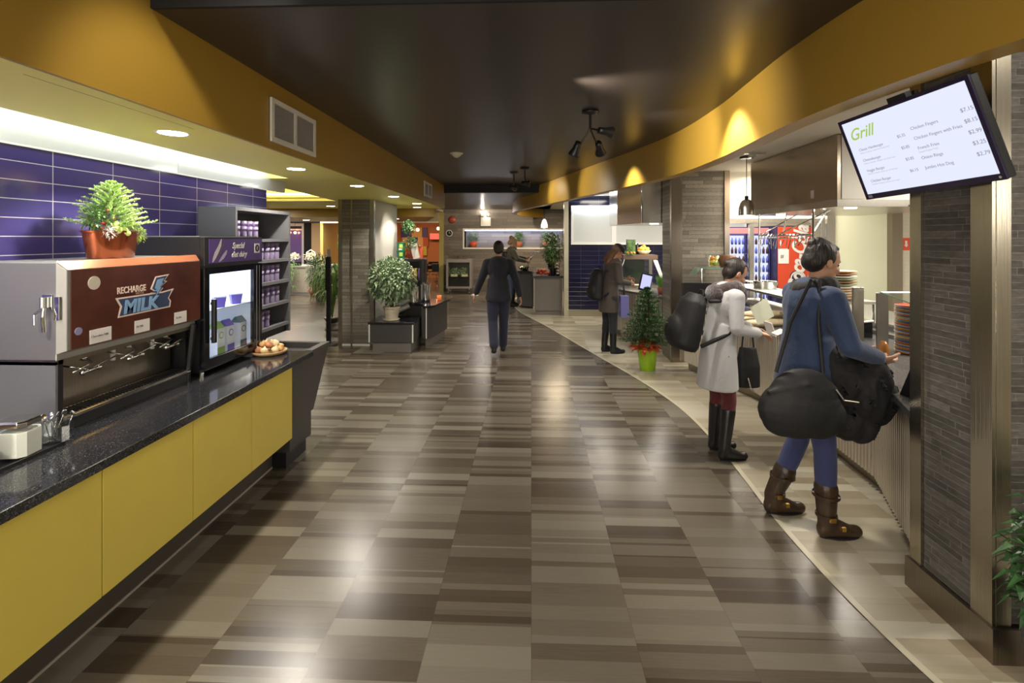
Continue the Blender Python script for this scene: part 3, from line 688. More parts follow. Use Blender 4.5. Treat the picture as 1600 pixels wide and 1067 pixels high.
for (y, z, s_) in [(.125, .442, 'Chocolate Milk'), (.40, .442, '2% Milk'), (.70, .442, '1% Milk')]:
    l = MB().box(X - .001, X + .001, y, y + .125 if y < .3 else y + .105, z - .035, z + .035).build('label_card', CARD, t)
    text('lettering', s_, .016, MGREY, l, (X + .0015, y + .008, z - .004), (0, 1, 0), (0, 0, 1))
# the printed word mark
LW = mat('cream print', (.80, .62, .52), .4); LB = mat('light blue print', (.22, .38, .60), .35); LD = mat('dark blue print', (.03, .05, .12), .4)
text('lettering', 'RECHARGE', .048, LW, t, (X, .285, .640), (0, 1, 0.0), (0, -.02, 1), bold=.0012, sx=.80)
text('lettering', 'WITH', .022, mat('faded print', (.40, .25, .2), .5), t, (X, .405, .622), (0, 1, 0), (0, .1, 1))
def flat(name, pts, m, x, par=None): return MB().add([(x, y, z) for y, z in pts] + [(x - .003, y, z) for y, z in pts], [tuple(range(len(pts)))] + [(i, (i + 1) % len(pts), len(pts) + (i + 1) % len(pts), len(pts) + i) for i in range(len(pts))]).build(name, m, par or t)
flat('badge', [(.275, .619), (.60, .619), (.695, .628), (.655, .575), (.672, .555), (.665, .518), (.290, .512), (.305, .57)], LW, X)
flat('badge', [(.292, .611), (.60, .611), (.675, .619), (.645, .575), (.660, .555), (.655, .526), (.300, .520), (.318, .57)], LD, X + .001)
text('lettering', 'MILK', .098, LB, t, (X + .0022, .322, .530), (0, 1, 0), (0, .22, 1), bold=.004, shear=.15, sx=1.12)
bolt = [(.515, .622), (.545, .632), (.525, .645), (.555, .705), (.640, .712), (.610, .680), (.628, .676), (.585, .650), (.602, .642), (.540, .585), (.552, .618)]
flat('badge', [(y + (y - .575) * .25, z + (z - .66) * .14) for y, z in bolt], LW, X + .0005)
flat('badge', bolt, LD, X + .0016)
flat('badge', [(.572 + (y - .572) * .62, .65 + (z - .65) * .78) for y, z in bolt], LB, X + .0026)
# latch on the side
l = MB(); l.box(.0, .05, -.012, 0, .60, .67); l.cyl((.02, -.02), .016, .61, .66, 12); l.tube([(.02, -.025, .61), (-.01, -.035, .58), (-.01, -.035, .53)], .006); l.tube([(.03, -.03, .61), (.035, -.04, .57), (.03, -.03, .50), (.015, -.02, .50)], .008); l.box(.06, .085, -.012, .0, .55, .66)
l.build('latch', CHROME, t, smooth=False, bevel=.002)
# alcove below with valve levers
MB().box(-.10, -.09, .03, .92, .07, .36).build('splash_back', STEELD, t)
MB().box(-.46, .055, .0, .95, .335, .36).build('underside_panel', STEELD, t)
fr = MB(); fr.add([(.055, .0, 0), (.055, .025, 0), (.055, .025, .37), (.055, .0, .37), (-.08, .0, 0), (-.08, .025, 0), (-.08, .025, .37), (-.08, .0, .37)], [(0, 1, 2, 3), (4, 7, 6, 5), (0, 4, 5, 1), (3, 2, 6, 7), (0, 3, 7, 4), (1, 5, 6, 2)])
fr.v = [(x, y + .0135, z) for x, y, z in fr.v]; fr.tube([(.07, .915, .37), (.03, .915, .0)], .018, 6); fr.build('alcove_frame', BLKP, t)
MB().box(-.09, .04, .025, .93, .0, .055).build('base', BLKP, t)
MB().box(-.075, .055, .03, .92, .055, .075).build('drip_tray', CHROME, t, bevel=.003)
gt = MB()
for j in range(40): gt.box(-.06, .035, .05 + j * .0215, .056 + j * .0215, .075, .079)
gt.build('drip_grille', BLKP, t)
for j, y in enumerate((.20, .48, .76)):
    v_ = MB(); v_.cyl((.0, y), .017, .31, .335, 12); v_.tube([(0, y, .325), (.045, y + .0, .30), (.05, y - .11, .275)], .006); v_.tube([(-.03, y - .12, .315), (.05, y - .02, .27), (.055, y + .13, .30)], .0045); v_.tube([(.05, y - .05, .262), (.05, y + .03, .266)], .012, 8); v_.ell((.05, y - .055, .262), .015); v_.ell((.05, y + .035, .266), .015)
    v_.build('dispensing_valve', CHROME, t, smooth=True)
for y in (.40, .68): MB().cyl((-.02, y), .012, .26, .335, 10).build('milk_tube', WHPL, t)

# ---------------------------------------------------------------- copper planter on the dispenser
def conifer(mb, base, h, r, lv, per, nl, nw, droop=0.0, seedk=1, dens=26, up=.25, tw=None):
    rs = random.Random(seedk); bx, by, bz = base
    for i in range(lv):
        f = i / (lv - 1); z = bz + h * (.10 + .86 * f); L = r * (1 - f) ** .75 + r * .10
        for k in range(per):
            a = 2 * math.pi * (k + rs.random() * .5) / per + i * 1.3
            L2 = L * rs.uniform(.8, 1.08); tip = Vector((bx + math.cos(a) * L2, by + math.sin(a) * L2, z + L2 * (up + .25 * f) - droop * L2))
            s0 = Vector((bx, by, z)); d = tip - s0
            if tw is not None: tw.tube([s0, tip], .0035 * h, 4)
            n = max(6, int(dens * L2 / r))
            for j in range(n):
                t_ = .18 + .82 * j / (n - 1); p = s0 + d * t_
                for q in range(4):
                    sd = Vector((rs.uniform(-1, 1), rs.uniform(-1, 1), rs.uniform(-.3, 1))).normalized()
                    dd = (d.normalized() * .7 + sd * .9).normalized()
                    mb.leaf(p, dd, nl * rs.uniform(.7, 1.2) * (1.15 - .5 * t_), nw, .05)
        # secondary
    mb.leaf((bx, by, bz + h * .93), (0, 0, 1), nl * 1.6, nw, 0)
LGN = mat('fresh pale green needles', (.52, .70, .28), .5, vary=.25, vscale=30)
MGN = mat('moss green tufts', (.36, .50, .08), .6, vary=.3, vscale=40)
DGN = mat('deep green leaves', (.035, .10, .025), .45, vary=.4, vscale=12)
GGN = mat('green leaves', (.09, .20, .045), .45, vary=.4, vscale=14)
PGN = mat('grey green variegated leaves', (.26, .36, .20), .5, vary=.45, vscale=22)
BARK = mat('bark', (.10, .06, .03), .8, bump=.4, bscale=60)
SOIL = mat('potting soil', (.03, .02, .013), .9, bump=.6, bscale=90)
COP = mat('copper glazed metal', (.42, .10, .035), .18, .75, coat=.4)
t = thing('christmas_planter', 'oval copper planter with a pale conifer, standing on top of milk dispenser', 'potted plant', (-2.475, 2.775, 1.652), rz=R(100)); t.scale = (1.12, 1.12, 1.12)
MB().lathe([(0, 0), (.138, 0), (.142, .01), (.160, .10), (.166, .13), (.176, .132), (.178, .140), (.170, .142), (.160, .115), (0, .115)], 40, sx=1.0, sy=.55).build('planter', COP, t, smooth=True, autosm=True)
MB().lathe([(0, .118), (.158, .116), (.158, .112)], 28, sy=.55).build('soil', SOIL, t)
pc = MB(); tw = MB(); conifer(pc, (-.0, .0, .11), .29, .165, 11, 11, .019, .0050, seedk=3, dens=38, up=.30, tw=tw)
pc.build('conifer_foliage', LGN, t); tw.tube([(0, 0, .11), (.01, 0, .25), (.0, 0, .40)], .005, 6); tw.build('conifer_stem', BARK, t)
def bush(mb, c, r, n, L, W, seedk=1, flat=1.0, droop=.3):
    rs = random.Random(seedk)
    for i in range(n):
        d = Vector((rs.gauss(0, 1), rs.gauss(0, 1), rs.gauss(0, .9) + .15)).normalized(); q = rs.random() ** .45
        p = Vector(c) + Vector((d.x * r[0], d.y * r[1], d.z * r[2])) * q
        dd = (d + Vector((rs.uniform(-.7, .7), rs.uniform(-.7, .7), rs.uniform(-.3, .6)))).normalized()
        mb.leaf(p, dd, L * rs.uniform(.6, 1.25), W * rs.uniform(.7, 1.2), droop)
ms = MB(); bush(ms, (.11, -.02, .15), (.055, .05, .04), 700, .018, .006, 5); bush(ms, (.155, -.05, .12), (.025, .025, .045), 260, .016, .006, 6); ms.build('moss', MGN, t)
ln = MB(); bush(ln, (-.11, .0, .20), (.065, .05, .07), 260, .028, .013, 8); ln.build('lingonberry_leaves', GGN, t)
br = MB(); rs = random.Random(4)
for i in range(16): br.ell((-.11 + rs.uniform(-.06, .06), rs.uniform(-.06, .03), .19 + rs.uniform(-.06, .06)), .006, n=8, m=6)
br.build('berries', mat('red berries', (.55, .06, .03), .3), t, smooth=True)
for j, p in enumerate([(-.03, -.075, .14, .022), (-.055, -.055, .165, .020), (-.075, -.075, .145, .020), (-.01, -.07, .135, .016), (-.035, -.045, .172, .018), (-.02, -.09, .128, .014)]):
    MB().ell(p[:3], p[3]).build('green_berry', mat('lime berry', (.45, .60, .15), .3) if j == 0 else bpy.data.materials['lime berry'], t, smooth=True)
wf_ = MB(); bush(wf_, (-.115, -.06, .135), (.03, .03, .03), 160, .018, .007, 9); wf_.build('white_sprigs', mat('silver white sprigs', (.68, .66, .62), .6), t)

# ---------------------------------------------------------------- countertop fridge
t = thing('countertop_fridge', 'black glass door countertop fridge with purple header, next to the milk dispenser', 'fridge', (-2.20, 3.175, .83))
D, W, H_ = .50, .70, .945
cb = MB(); cb.box(-D, -.02, 0, .03, .03, H_); cb.box(-D, -.02, W - .03, W, .03, H_); cb.box(-D, -.02, 0.03, W - .03, .72, H_); cb.box(-D, -.02, .03, W - .03, .03, .08); cb.box(-D, -D + .02, .03, W - .03, .08, .72)
cb.build('cabinet', BLKP, t)
MB().box(-D - .0, -.02, -.001, W, H_, H_ + .006).build('top_panel', MGREY, t)
il = MB(); WIN = mat('white fridge liner', (.75, .78, .85), .4, emit=(.7, .78, 1), estr=.08)  # liner has a faint glow of its own, brightening the interior
il.box(-D + .02, -D + .03, .03, W - .03, .08, .72); il.box(-D + .03, -.03, .03, .04, .08, .72); il.box(-D + .03, -.03, W - .04, W - .03, .08, .72); il.box(-D + .03, -.03, .04, W - .04, .71, .72); il.box(-D + .03, -.03, .04, W - .04, .08, .09)
il.build('liner', WIN, t)
for z in (.42,): MB().box(-D + .03, -.05, .04, W - .04, z, z + .008).build('shelf', WHPL, t)
MB().box(-.07, -.05, .06, W - .06, .69, .705).build('light_strip', FRL, t)
MB().box(-.075, -.055, .045, .055, .12, .69).build('light_strip', FRL, t)
light('fridge_lamp', 'AREA', (-.16, W / 2, .70), 1.6, COOL, .4, aim=(-.25, W / 2, 0), size_y=.15, parent=t)
dr = MB(); dr.box(-.018, .012, 0, .055, .05, .735); dr.box(-.018, .012, W - .115, W, .05, .735); dr.box(-.018, .012, .055, W - .115, .05, .115); dr.box(-.018, .012, .055, W - .115, .69, .735)
door = dr.build('door', BLKG, t, bevel=.002)
MB().box(.0, .004, .05, W - .11, .11, .70).build('pane', TGLASS, door)
MB().box(.0125, .016, W - .085, W - .078, .07, .72).box(.0125, .016, W - .045, W - .041, .07, .72).build('door_edge_strip', MGREY, door)
hd = MB(); hd.box(.02, .045, .055, .085, .22, .52); hd.box(.01, .025, .06, .08, .24, .26); hd.box(.01, .025, .06, .08, .48, .50); hd.build('handle', BLKP, door, bevel=.004)
MB().box(-.02, .012, 0.0, W, .745, H_).build('header_frame', BLKP, t, bevel=.002)
PUR = mat('purple header print', (.10, .05, .24), .3)
hs = MB().box(.0125, .0145, .045, W - .015, .765, H_ - .015).build('header_sign', PUR, t)
text('lettering', 'Special', .062, WHPL, hs, (.0155, .30, .862), (0, 1, 0), (0, 0, 1), shear=.35, bold=.001, sx=.85)
text('lettering', 'diet dairy', .058, WHPL, hs, (.0155, .29, .798), (0, 1, 0), (0, 0, 1), shear=.35, bold=.001, sx=.85)
MB().box(.0148, .0165, .585, .655, .82, .895).build('logo_tile', WHPL, hs)
MB().lathe([(0, 0), (.028, 0), (.028, .002), (0, .002)], 20, mtx=Matrix.Translation((.0165, .62, .857)) @ Matrix.Rotation(R(90), 4, 'Y')).build('logo_disc', BLKP, hs)
text('lettering', '?', .035, WHPL, hs, (.0195, .611, .845), (0, 1, 0), (0, 0, 1), bold=.001)
def strip(pts, wd, m, x, par):
    mb = MB(); v = []
    for i, (y, z) in enumerate(pts): 
        ww = wd * math.sin(math.pi * (i + .35) / (len(pts) - .3)); v += [(x, y - ww, z), (x, y + ww, z)]
    mb.add(v, [(2 * i, 2 * i + 1, 2 * i + 3, 2 * i + 2) for i in range(len(pts) - 1)]); return mb.build('milk_splash', m, par)
strip([(.08, .77), (.10, .80), (.125, .84), (.155, .88), (.175, .93)], .022, mat('pale milk print', (.62, .58, .62), .4), .0152, hs)
strip([(.15, .77), (.18, .79), (.21, .82), (.235, .85)], .022, mat('lilac milk print', (.45, .42, .60), .4), .0152, hs)
strip([(.13, .77), (.15, .82), (.19, .88), (.215, .93)], .006, mat('brown whip print', (.16, .10, .08), .4), .0156, hs)
for y in (.03, W - .03): 
    for x in (-.03, -D + .04): MB().cyl((x, y), .016, 0, .03, 12).build('foot', CHROME, t)
# goods in the fridge
def carton(loc, label, m, band, gable=True):
    t = thing('milk_carton', label, 'carton', loc)
    a = .042
    MB().box(-a, a, -a, a, 0, .19).build('body', m, t, bevel=.002)
    MB().add([(-a, -a, .19), (a, -a, .19), (a, a, .19), (-a, a, .19), (-.004, -a, .235), (.004, -a, .235), (.004, a, .235), (-.004, a, .235)], [(0, 1, 5, 4), (2, 3, 7, 6), (1, 2, 6, 5), (3, 0, 4, 7), (4, 5, 6, 7)]).build('gable', band, t)
    MB().box(a, a + .001, -a, a, .01, .055).build('printed_band', band, t)
    MB().lathe([(0, 0), (.026, 0), (.026, .002), (0, .002)], 16, mtx=Matrix.Translation((a, 0, .14)) @ Matrix.Rotation(R(90), 4, 'Y')).build('printed_roundel', band, t)
    MB().lathe([(0, 0), (.018, 0), (.018, .003), (0, .003)], 16, mtx=Matrix.Translation((a, 0, .14)) @ Matrix.Rotation(R(90), 4, 'Y')).build('printed_roundel', m, t)
CW_ = mat('white carton board', (.70, .72, .78), .4); CG = mat('grass green print', (.25, .40, .10), .4); CP = mat('violet print', (.14, .10, .45), .4); CT = mat('dark teal print', (.05, .12, .16), .4)
carton((-2.30, 3.46, .92), 'white milk carton with green print at the bottom left of the fridge', CW_, CG)
carton((-2.30, 3.575, .92), 'white milk carton with violet gable on the bottom shelf of the fridge', CW_, CP)
carton((-2.30, 3.735, .92), 'white milk carton with dark teal gable on the bottom shelf of the fridge', CW_, CT)
for (y, lb) in [(3.50, 'clear tub with violet wrapper and lid on upper fridge shelf, nearer the handle'), (3.70, 'clear tub with violet wrapper and lid on upper fridge shelf, farther from the handle')]:
    t = thing('yogurt_tub', lb, 'food tub', (-2.30, y, 1.258))
    MB().lathe([(0, 0), (.042, 0), (.056, .075), (0, .075)], 4).build('tub', CP, t); MB().lathe([(0, .075), (.06, .075), (.06, .085), (.035, .105), (0, .105)], 4).build('lid', CW_, t)

# ---------------------------------------------------------------- cup shelves
t = thing('cup_shelf', 'dark grey open shelving unit full of plastic tumblers, behind the small fridge', 'shelf', (-2.45, 3.94, .83))
D, W, H_ = .32, .92, 1.20
MB().box(-D, 0, 0, .025, 0, H_).build('side_panel', MGREY, t); MB().box(-D, 0, W - .03, W, 0, H_).build('side_panel', MGREY, t)
MB().box(-D, 0, .025, W - .03, H_ - .03, H_).build('top_panel', MGREY, t); MB().box(-D, -D + .01, .025, W - .03, 0, H_ - .03).build('back_panel', DGREY, t)
MB().box(-D, -.03, .025, W - .03, 0, .06).build('base', BLKP, t)
SH = [.10, .315, .525, .735, .93]
for z in SH: MB().box(-D + .01, 0, .025, W - .03, z - .028, z).build('shelf', MGREY, t)
CUPM = mat('clear violet tumbler plastic', (.46, .38, .60), .15, trans=.55, ior=1.15)
cup = thing('tumbler_stack', 'stack of clear violet tinted tumblers on the dark cup shelves', 'tumbler', (0, 0, 0), group='tumblers on the dark cup shelves')
for k in range(2): MB().lathe([(.030, .0), (.033, .02), (.033, .07), (.031, .075), (.038, .125 if k == 0 else .125), (.036, .125), (.028, .004), (0, .004), (0, 0), (.030, 0)][::-1], 14).build('tumbler', CUPM, cup, smooth=True).location = (0, 0, .055 * k)
cup.scale = (.86, .86, .86)
first = True
for si, z in enumerate(SH):
    for r_ in range(2):
        for k in range(8):
            if si == 4 and k > 3: continue
            if k > 5 and si < 1: continue
            loc = (-2.50 - .10 * r_, 3.94 + .09 + k * .092 + rnd(-.006, .006), .8305 + z)
            cl_ = 'violet tinted tumbler stack, %s row, %s of the dark shelving' % (['front', 'back'][r_], ['lowest shelf', 'second lowest shelf', 'middle shelf', 'second highest shelf', 'top shelf'][si]); cg_ = 'tumblers, %s row, shelf level %s' % (['front', 'back'][r_], ['lowest', 'low', 'middle', 'high', 'top'][si])
            if first: cup.location = loc; first = False; cup['label'] = cl_; cup['group'] = cg_; continue
            dup(cup, loc, rnd(0, 3), cl_, cg_)

# ---------------------------------------------------------------- jars on the counter
def jar(loc, rz, label, content, fill, lid=True, s=.062, h=.135):
    t = thing('glass_jar', label, 'jar', loc, rz)
    def ring(z, r): return [(r * a_, r * b_, z) for a_, b_ in [(-1, -.62), (-.62, -1), (.62, -1), (1, -.62), (1, .62), (.62, 1), (-.62, 1), (-1, .62)]]
    prof = [(0.001, .0), (s * .94, .0), (s, .008), (s, h * .80), (s * .86, h * .92), (s * .86, h), (s * .80, h), (s * .80, h * .93), (s * .93, h * .79), (s * .93, .012), (.001, .010)]
    vs = []; 
    for r_, z in prof: vs += ring(z, r_)
    fs = [(j * 8 + i, j * 8 + (i + 1) % 8, (j + 1) * 8 + (i + 1) % 8, (j + 1) * 8 + i) for j in range(len(prof) - 1) for i in range(8)]
    MB().add(vs, fs).build('glass_body', TGLASS, t)
    if content:
        vs = ring(.011, s * .925) + ring(h * fill, s * .925); MB().add(vs, [(i, (i + 1) % 8, 8 + (i + 1) % 8, 8 + i) for i in range(8)] + [tuple(range(8))[::-1], tuple(range(8, 16))]).build('sugar', content, t)
    if lid:
        vs = ring(h, s * .93) + ring(h + .018, s * .93) + ring(h + .026, s * .86); MB().add(vs, [(j * 8 + i, j * 8 + (i + 1) % 8, (j + 1) * 8 + (i + 1) % 8, (j + 1) * 8 + i) for j in range(2) for i in range(8)] + [tuple(range(8))[::-1], tuple(range(16, 24))]).build('lid', CHROME, t, bevel=.002)
    return t
SUG = mat('white sugar', (.82, .80, .76), .8, bump=.2, bscale=300); BSUG = mat('brown sugar', (.45, .27, .12), .8, bump=.3, bscale=200)
t = thing('jar_tray', 'shallow black tray on the counter under the glass jars', 'tray', (-2.20, 1.93, .83))
MB().box(-.10, .085, -.30, .20, 0, .006).build('base', BLKP, t); MB().box(-.10, .085, .194, .20, .006, .016).box(.079, .085, -.30, .194, .006, .016).box(-.10, -.094, -.30, .194, .006, .016).build('rim', BLKP, t)
jar((-2.185, 1.995, .837), R(8), 'square glass jar filled with white sugar, chrome lid closed', SUG, .84)
jar((-2.21, 1.83, .837), R(-4), 'square glass jar of brown sugar cropped by the left picture edge', BSUG, .84, h=.145)
t = jar((-2.175, 2.145, .837), R(30), 'short open glass jar holding a bunch of steel teaspoons', None, 0, False, s=.055, h=.095)
for j, (dx, dy, a) in enumerate([(-.02, -.02, 0), (.02, -.01, 1.2), (0, .02, 2.0), (-.01, .01, 3.4), (.015, .015, 4.4)]):
    sp_ = MB(); d = Vector((math.cos(a) * .3, math.sin(a) * .3 + .1, 1)).normalized(); b0 = Vector((-dx, -dy, .012)); e = b0 + d * .105
    sp_.tube([b0, b0 + d * .07, e], .0022, 6); sp_.ell(tuple(e), (.012, .004, .018), (.3, 0, a)); tag(sp_.build('teaspoon', CHROME, loc=(-2.175, 2.145, .840), smooth=True), 'steel teaspoon standing in the open glass jar', 'spoon', 'teaspoons in the open glass jar')
# ================================================================== MIDDLE LEFT
def pot(t, r0, r1, h, m, nm='pot', z0=0, rim=.012):
    MB().lathe([(0, z0), (r0, z0), (r1, z0 + h - .03), (r1 + rim, z0 + h - .03), (r1 + rim, z0 + h), (r1 - .004, z0 + h), (r1 - .012, z0 + h - .03), (0, z0 + h - .035)], 28).build(nm, m, t, smooth=True, autosm=True)
    MB().cyl((0, 0), r1 - .01, z0 + h - .04, z0 + h - .03, 20).build('soil', SOIL, t)
# low display box
t = thing('display_box', 'low black topped display box carrying the big leafy plant, before the slate column', 'display stand', (-2.52, 7.45, 0))
MB().box(.06, .66, .02, .62, 0, .15).build('plinth', LGREY, t); MB().box(0, .70, 0, .64, .15, .43).build('body', DGREY, t, bevel=.003)
MB().box(-.01, .71, -.01, .65, .43, .465).build('top', GRAN, t, bevel=.003); MB().box(0, .02, -.004, 0, .15, .43).box(.68, .70, -.004, 0, .15, .43).build('edge_strip', WHPL, t)
# big leafy plant
def big_plant(name, label, loc, r, hc, hr, n, L, W, m, potm, pr, ph, seedk, trunk=.01, saucer=False):
    t = thing(name, label, 'potted plant', loc)
    pot(t, pr * .75, pr, ph, potm)
    if saucer: MB().lathe([(0, 0), (pr * .95, 0), (pr * 1.05, .02), (pr, .02), (0, .006)], 24).build('saucer', potm, t, smooth=True)
    f = MB(); bush(f, (0, 0, ph + hc), (r, r, hr), n, L, W, seedk, droop=.35); f.build('foliage', m, t)
    tr = MB(); rs = random.Random(seedk)
    for k in range(5):
        a = k * 1.3; tr.tube([(0.01 * math.cos(a), .01 * math.sin(a), ph - .03), (r * .3 * math.cos(a), r * .3 * math.sin(a), ph + hc * .7), (r * .6 * math.cos(a), r * .6 * math.sin(a), ph + hc)], trunk, 6, r1=trunk * .4)
    tr.build('stem', BARK, t); return t
CRM = mat('cream glazed pot', (.58, .52, .40), .4, vary=.15, vscale=12)
TER = mat('terracotta', (.40, .13, .06), .7, bump=.1, bscale=50)
big_plant('leafy_plant', 'large bushy plant with pale variegated leaves in a cream pot on the low display box', (-2.22, 7.66, .465), .36, .42, .35, 3000, .078, .042, PGN, CRM, .125, .22, 11, saucer=True)
# condiment counter
t = thing('condiment_counter', 'dark counter with black stone top holding steel cutlery urns, behind display box', 'counter', (-2.45, 7.86, 0)); t.scale = (1, .93, 1)
pl = [(.30, .30), (.655, .27), (.66, .02), (.74, -.0), (.83, .10), (.93, .95), (.30, .98)]
MB().prism([(.34, .32), (.68, .28), (.72, .05), (.80, .13), (.90, .90), (.34, .95)], 0, .13).build('plinth', LGREY, t)
MB().prism(pl, .13, .63).build('body', DGREY, t); MB().prism([(.28, .27), (.64, .25), (.68, -.02), (.76, -.04), (.87, .10), (.98, .99), (.28, 1.0)], .63, .665).build('countertop', GRAN, t, bevel=.003)
MB().box(.735, .75, -.006, .02, .13, .63).build('edge_strip', WHPL, t)
def urn(loc, label, r, h):
    t = thing('cutlery_urn', label, 'cutlery holder', loc)
    MB().cyl((0, 0), r * .9, 0, .03, 24).build('base', BLKP, t)
    MB().lathe([(r, .03), (r, h), (r * 1.05, h + .008), (r * 1.05, h + .018), (r * .9, h + .02), (r * .88, h - .02), (0, h - .02)], 28).build('canister', CHROME, t, smooth=True, autosm=True)
    f = MB(); rs = random.Random(int(h * 999))
    for k in range(12):
        a = k * .6; p = Vector((math.cos(a) * r * .55, math.sin(a) * r * .55, h - .04)); f.tube([p, p + Vector((rs.uniform(-.01, .01), rs.uniform(-.01, .01), rs.uniform(.07, .10)))], .006, 6)
    f.build('cutlery_handle', CHROME, t)
urn((-1.98, 8.12, .665), 'nearer tall polished steel cutlery urn on the condiment counter', .085, .27)
urn((-1.84, 8.42, .665), 'farther tall polished steel cutlery urn on the condiment counter', .085, .28)
t = thing('lid_dispenser', 'sloping rack of three stacked clear lid tubes beside the steel urns', 'lid dispenser', (-2.14, 7.98, .52))
for k in range(3):
    z = .02 + k * .11; a = MB(); a.tube([(-.20, -.04, z - .03), (.10 + .0 * k, .08, z + .10)], .048, 20); a.build('lid_tube', mat('milky clear lids %d' % k, (.55, .58, .52), .15, .3), t, smooth=True, autosm=True)
MB().tube([(-.24, -.05, -.05), (-.26, -.05, .33)], .012, 8).tube([(-.22, -.04, -.05), (.10, .08, .06)], .012, 8).box(-.27, .1, -.05, .10, -.055, -.04).build('rack', BLKP, t)
t = thing('candle_holder', 'small orange glass candle holder at the far edge of the condiment counter', 'candle holder', (-1.64, 8.62, .665))
MB().lathe([(0, 0), (.035, 0), (.042, .08), (.036, .08), (.03, .01), (0, .01)], 18).build('cup', mat('orange red glass', (.75, .16, .05), .15, emit=(.9, .2, .06), estr=.25), t, smooth=True)
# black freestanding panel post
t = thing('post_stand', 'tall slim black post standing on the floor left of the slate column', 'post', (-3.36, 7.95, 0))
MB().box(-.035, .035, -.02, .02, .03, 1.46).build('pole', BLKP, t, bevel=.003); MB().box(-.02, .02, -.02, .02, 1.46, 1.58).build('clear_tip', mat('smoky plastic tip', (.35, .33, .36), .2), t)
MB().lathe([(0, 0), (.17, 0), (.17, .02), (.03, .035), (0, .035)], 24, sy=.9).build('base', BLKP, t, smooth=True)
MB().box(-.05, -.035, -.015, .015, .9, 1.44).build('side_rail', BLKP, t)
# spider plant on a tall pedestal behind the column
t = thing('spider_plant', 'arching grass leaved plant on a pale pedestal behind the black post', 'potted plant', (-3.84, 9.25, 0))
MB().lathe([(0, 0), (.13, 0), (.14, .02), (.12, .05), (.11, .10), (.13, .14), (0, .14)], 20).build('pedestal', mat('stone pedestal', (.30, .27, .25), .6), t, smooth=True)
MB().lathe([(0, .14), (.10, .14), (.15, .22), (.15, .24), (0, .22)], 24).build('pot', mat('dark brown bowl', (.08, .05, .04), .4), t, smooth=True)
f = MB(); rs = random.Random(5)
for k in range(170):
    a = rs.uniform(0, 6.28); L = rs.uniform(.22, .48); h0 = rs.uniform(.35, 1.1); pts = [(0, 0, .23), (math.cos(a) * L * .25, math.sin(a) * L * .25, .33 + h0 * .8), (math.cos(a) * L * .8, math.sin(a) * L * .8, .40 + h0 * .75), (math.cos(a) * L, math.sin(a) * L, .35 + h0 * .45)]
    pts = catmull(pts, 3); v = []; s_ = (-math.sin(a), math.cos(a))
    for i, p in enumerate(pts):
        w2 = .012 * (1 - (i / len(pts)) ** 2) + .001; v += [(p[0] - s_[0] * w2, p[1] - s_[1] * w2, p[2]), (p[0] + s_[0] * w2, p[1] + s_[1] * w2, p[2])]
    f.add(v, [(2 * i, 2 * i + 1, 2 * i + 3, 2 * i + 2) for i in range(len(pts) - 1)])
f.build('foliage', mat('lime grass leaves', (.22, .36, .10), .5, vary=.4, vscale=8), t)
# ------------------------------------------------------------------ white lounge counter with orchids
t = thing('service_counter', 'white panelled counter with pale stone top in the lounge, seen past the cup shelves', 'counter', (-6.85, 14.8, 0))
WS = mat('ribbed white panel', (.62, .58, .50), .5)
MB().box(-3.2, 0, 0, .9, .08, .86).build('body', WS, t); rb_ = MB()
for k in range(60): rb_.box(-3.1 + k * .052, -3.085 + k * .052, -.012, 0, .10, .84)
rb_.build('panel_rib', WS, t)['kind'] = 'stuff'
MB().box(0, 1.6, .3, 1.2, .08, .86).build('side_body', mat('taupe counter panel', (.33, .28, .22), .6), t)
MB().box(-3.25, .03, -.03, .95, .86, .91).box(.03, 1.62, .27, 1.2, .86, .91).build('countertop', mat('pale granite top', (.50, .46, .42), .3), t); MB().box(-3.2, 1.6, .03, 1.2, 0, .08).build('kick', WHPL, t)
for i, (x, lb) in enumerate([(-7.62, 'white orchid arrangement on the lounge counter, beside the cup shelves'), (-7.05, 'white orchid arrangement in a round handled basket on the lounge counter')]):
    t = thing('orchid_pot', lb, 'potted plant', (x, 15.3, .91))
    MB().lathe([(0, 0), (.10, 0), (.13, .18), (0, .18)], 16).build('pot', mat('navy glazed pot', (.05, .05, .12), .3) if i == 0 else BLKP, t, smooth=True)
    f = MB(); bush(f, (0, 0, .26), (.2, .14, .12), 160, .07, .06, 21 + i); f.build('blossoms', mat('white petals', (.78, .76, .58), .6) if i == 0 else bpy.data.materials['white petals'], t)
    if i: MB().tube([(-.16, 0, .2), (-.13, 0, .40), (0, 0, .48), (.13, 0, .40), (.16, 0, .2)], .018, 8).build('handle', WHPL, t)
t = thing('trailing_plant', 'green trailing plant hanging over the edge of the lounge counter', 'potted plant', (-7.15, 14.83, .91))
f = MB(); rs = random.Random(8)
for k in range(420):
    a = rs.uniform(0, 6.28); q = rs.random(); f.leaf((math.cos(a) * .25 * q - .35 + rs.uniform(-.5, .1), -.12 - abs(math.sin(a)) * .1, .15 - .75 * rs.random() ** 1.5), (math.cos(a), -abs(math.sin(a)), -.4), .16, .035, .4)
f.build('foliage', GGN, t); MB().box(-.8, -.05, .0, .16, 0, .12).build('planter', BLKP, t)
for i, (x, y, z, lb) in enumerate([(-6.55, 14.4, 0, 'small red poinsettia standing on the floor beside the lounge counter')]):
    t = thing('poinsettia', lb, 'potted plant', (x, y, z)); pot(t, .08, .11, .16, TER)
    f = MB(); bush(f, (0, 0, .26), (.17, .17, .12), 120, .08, .04, 31); f.build('bracts', mat('brick red bracts', (.35, .08, .05), .5), t)
big_plant('floor_plant', 'tall narrow leaved plant between lounge counter and spider plant', (-5.9, 13.4, 0), .35, .55, .50, 900, .16, .04, GGN, DGREY, .14, .24, 41)
t = thing('heart_balloon', 'dark green rounded leaf shaped decoration hanging by the lounge window', 'decoration', (-6.42, 16.2, 1.55))
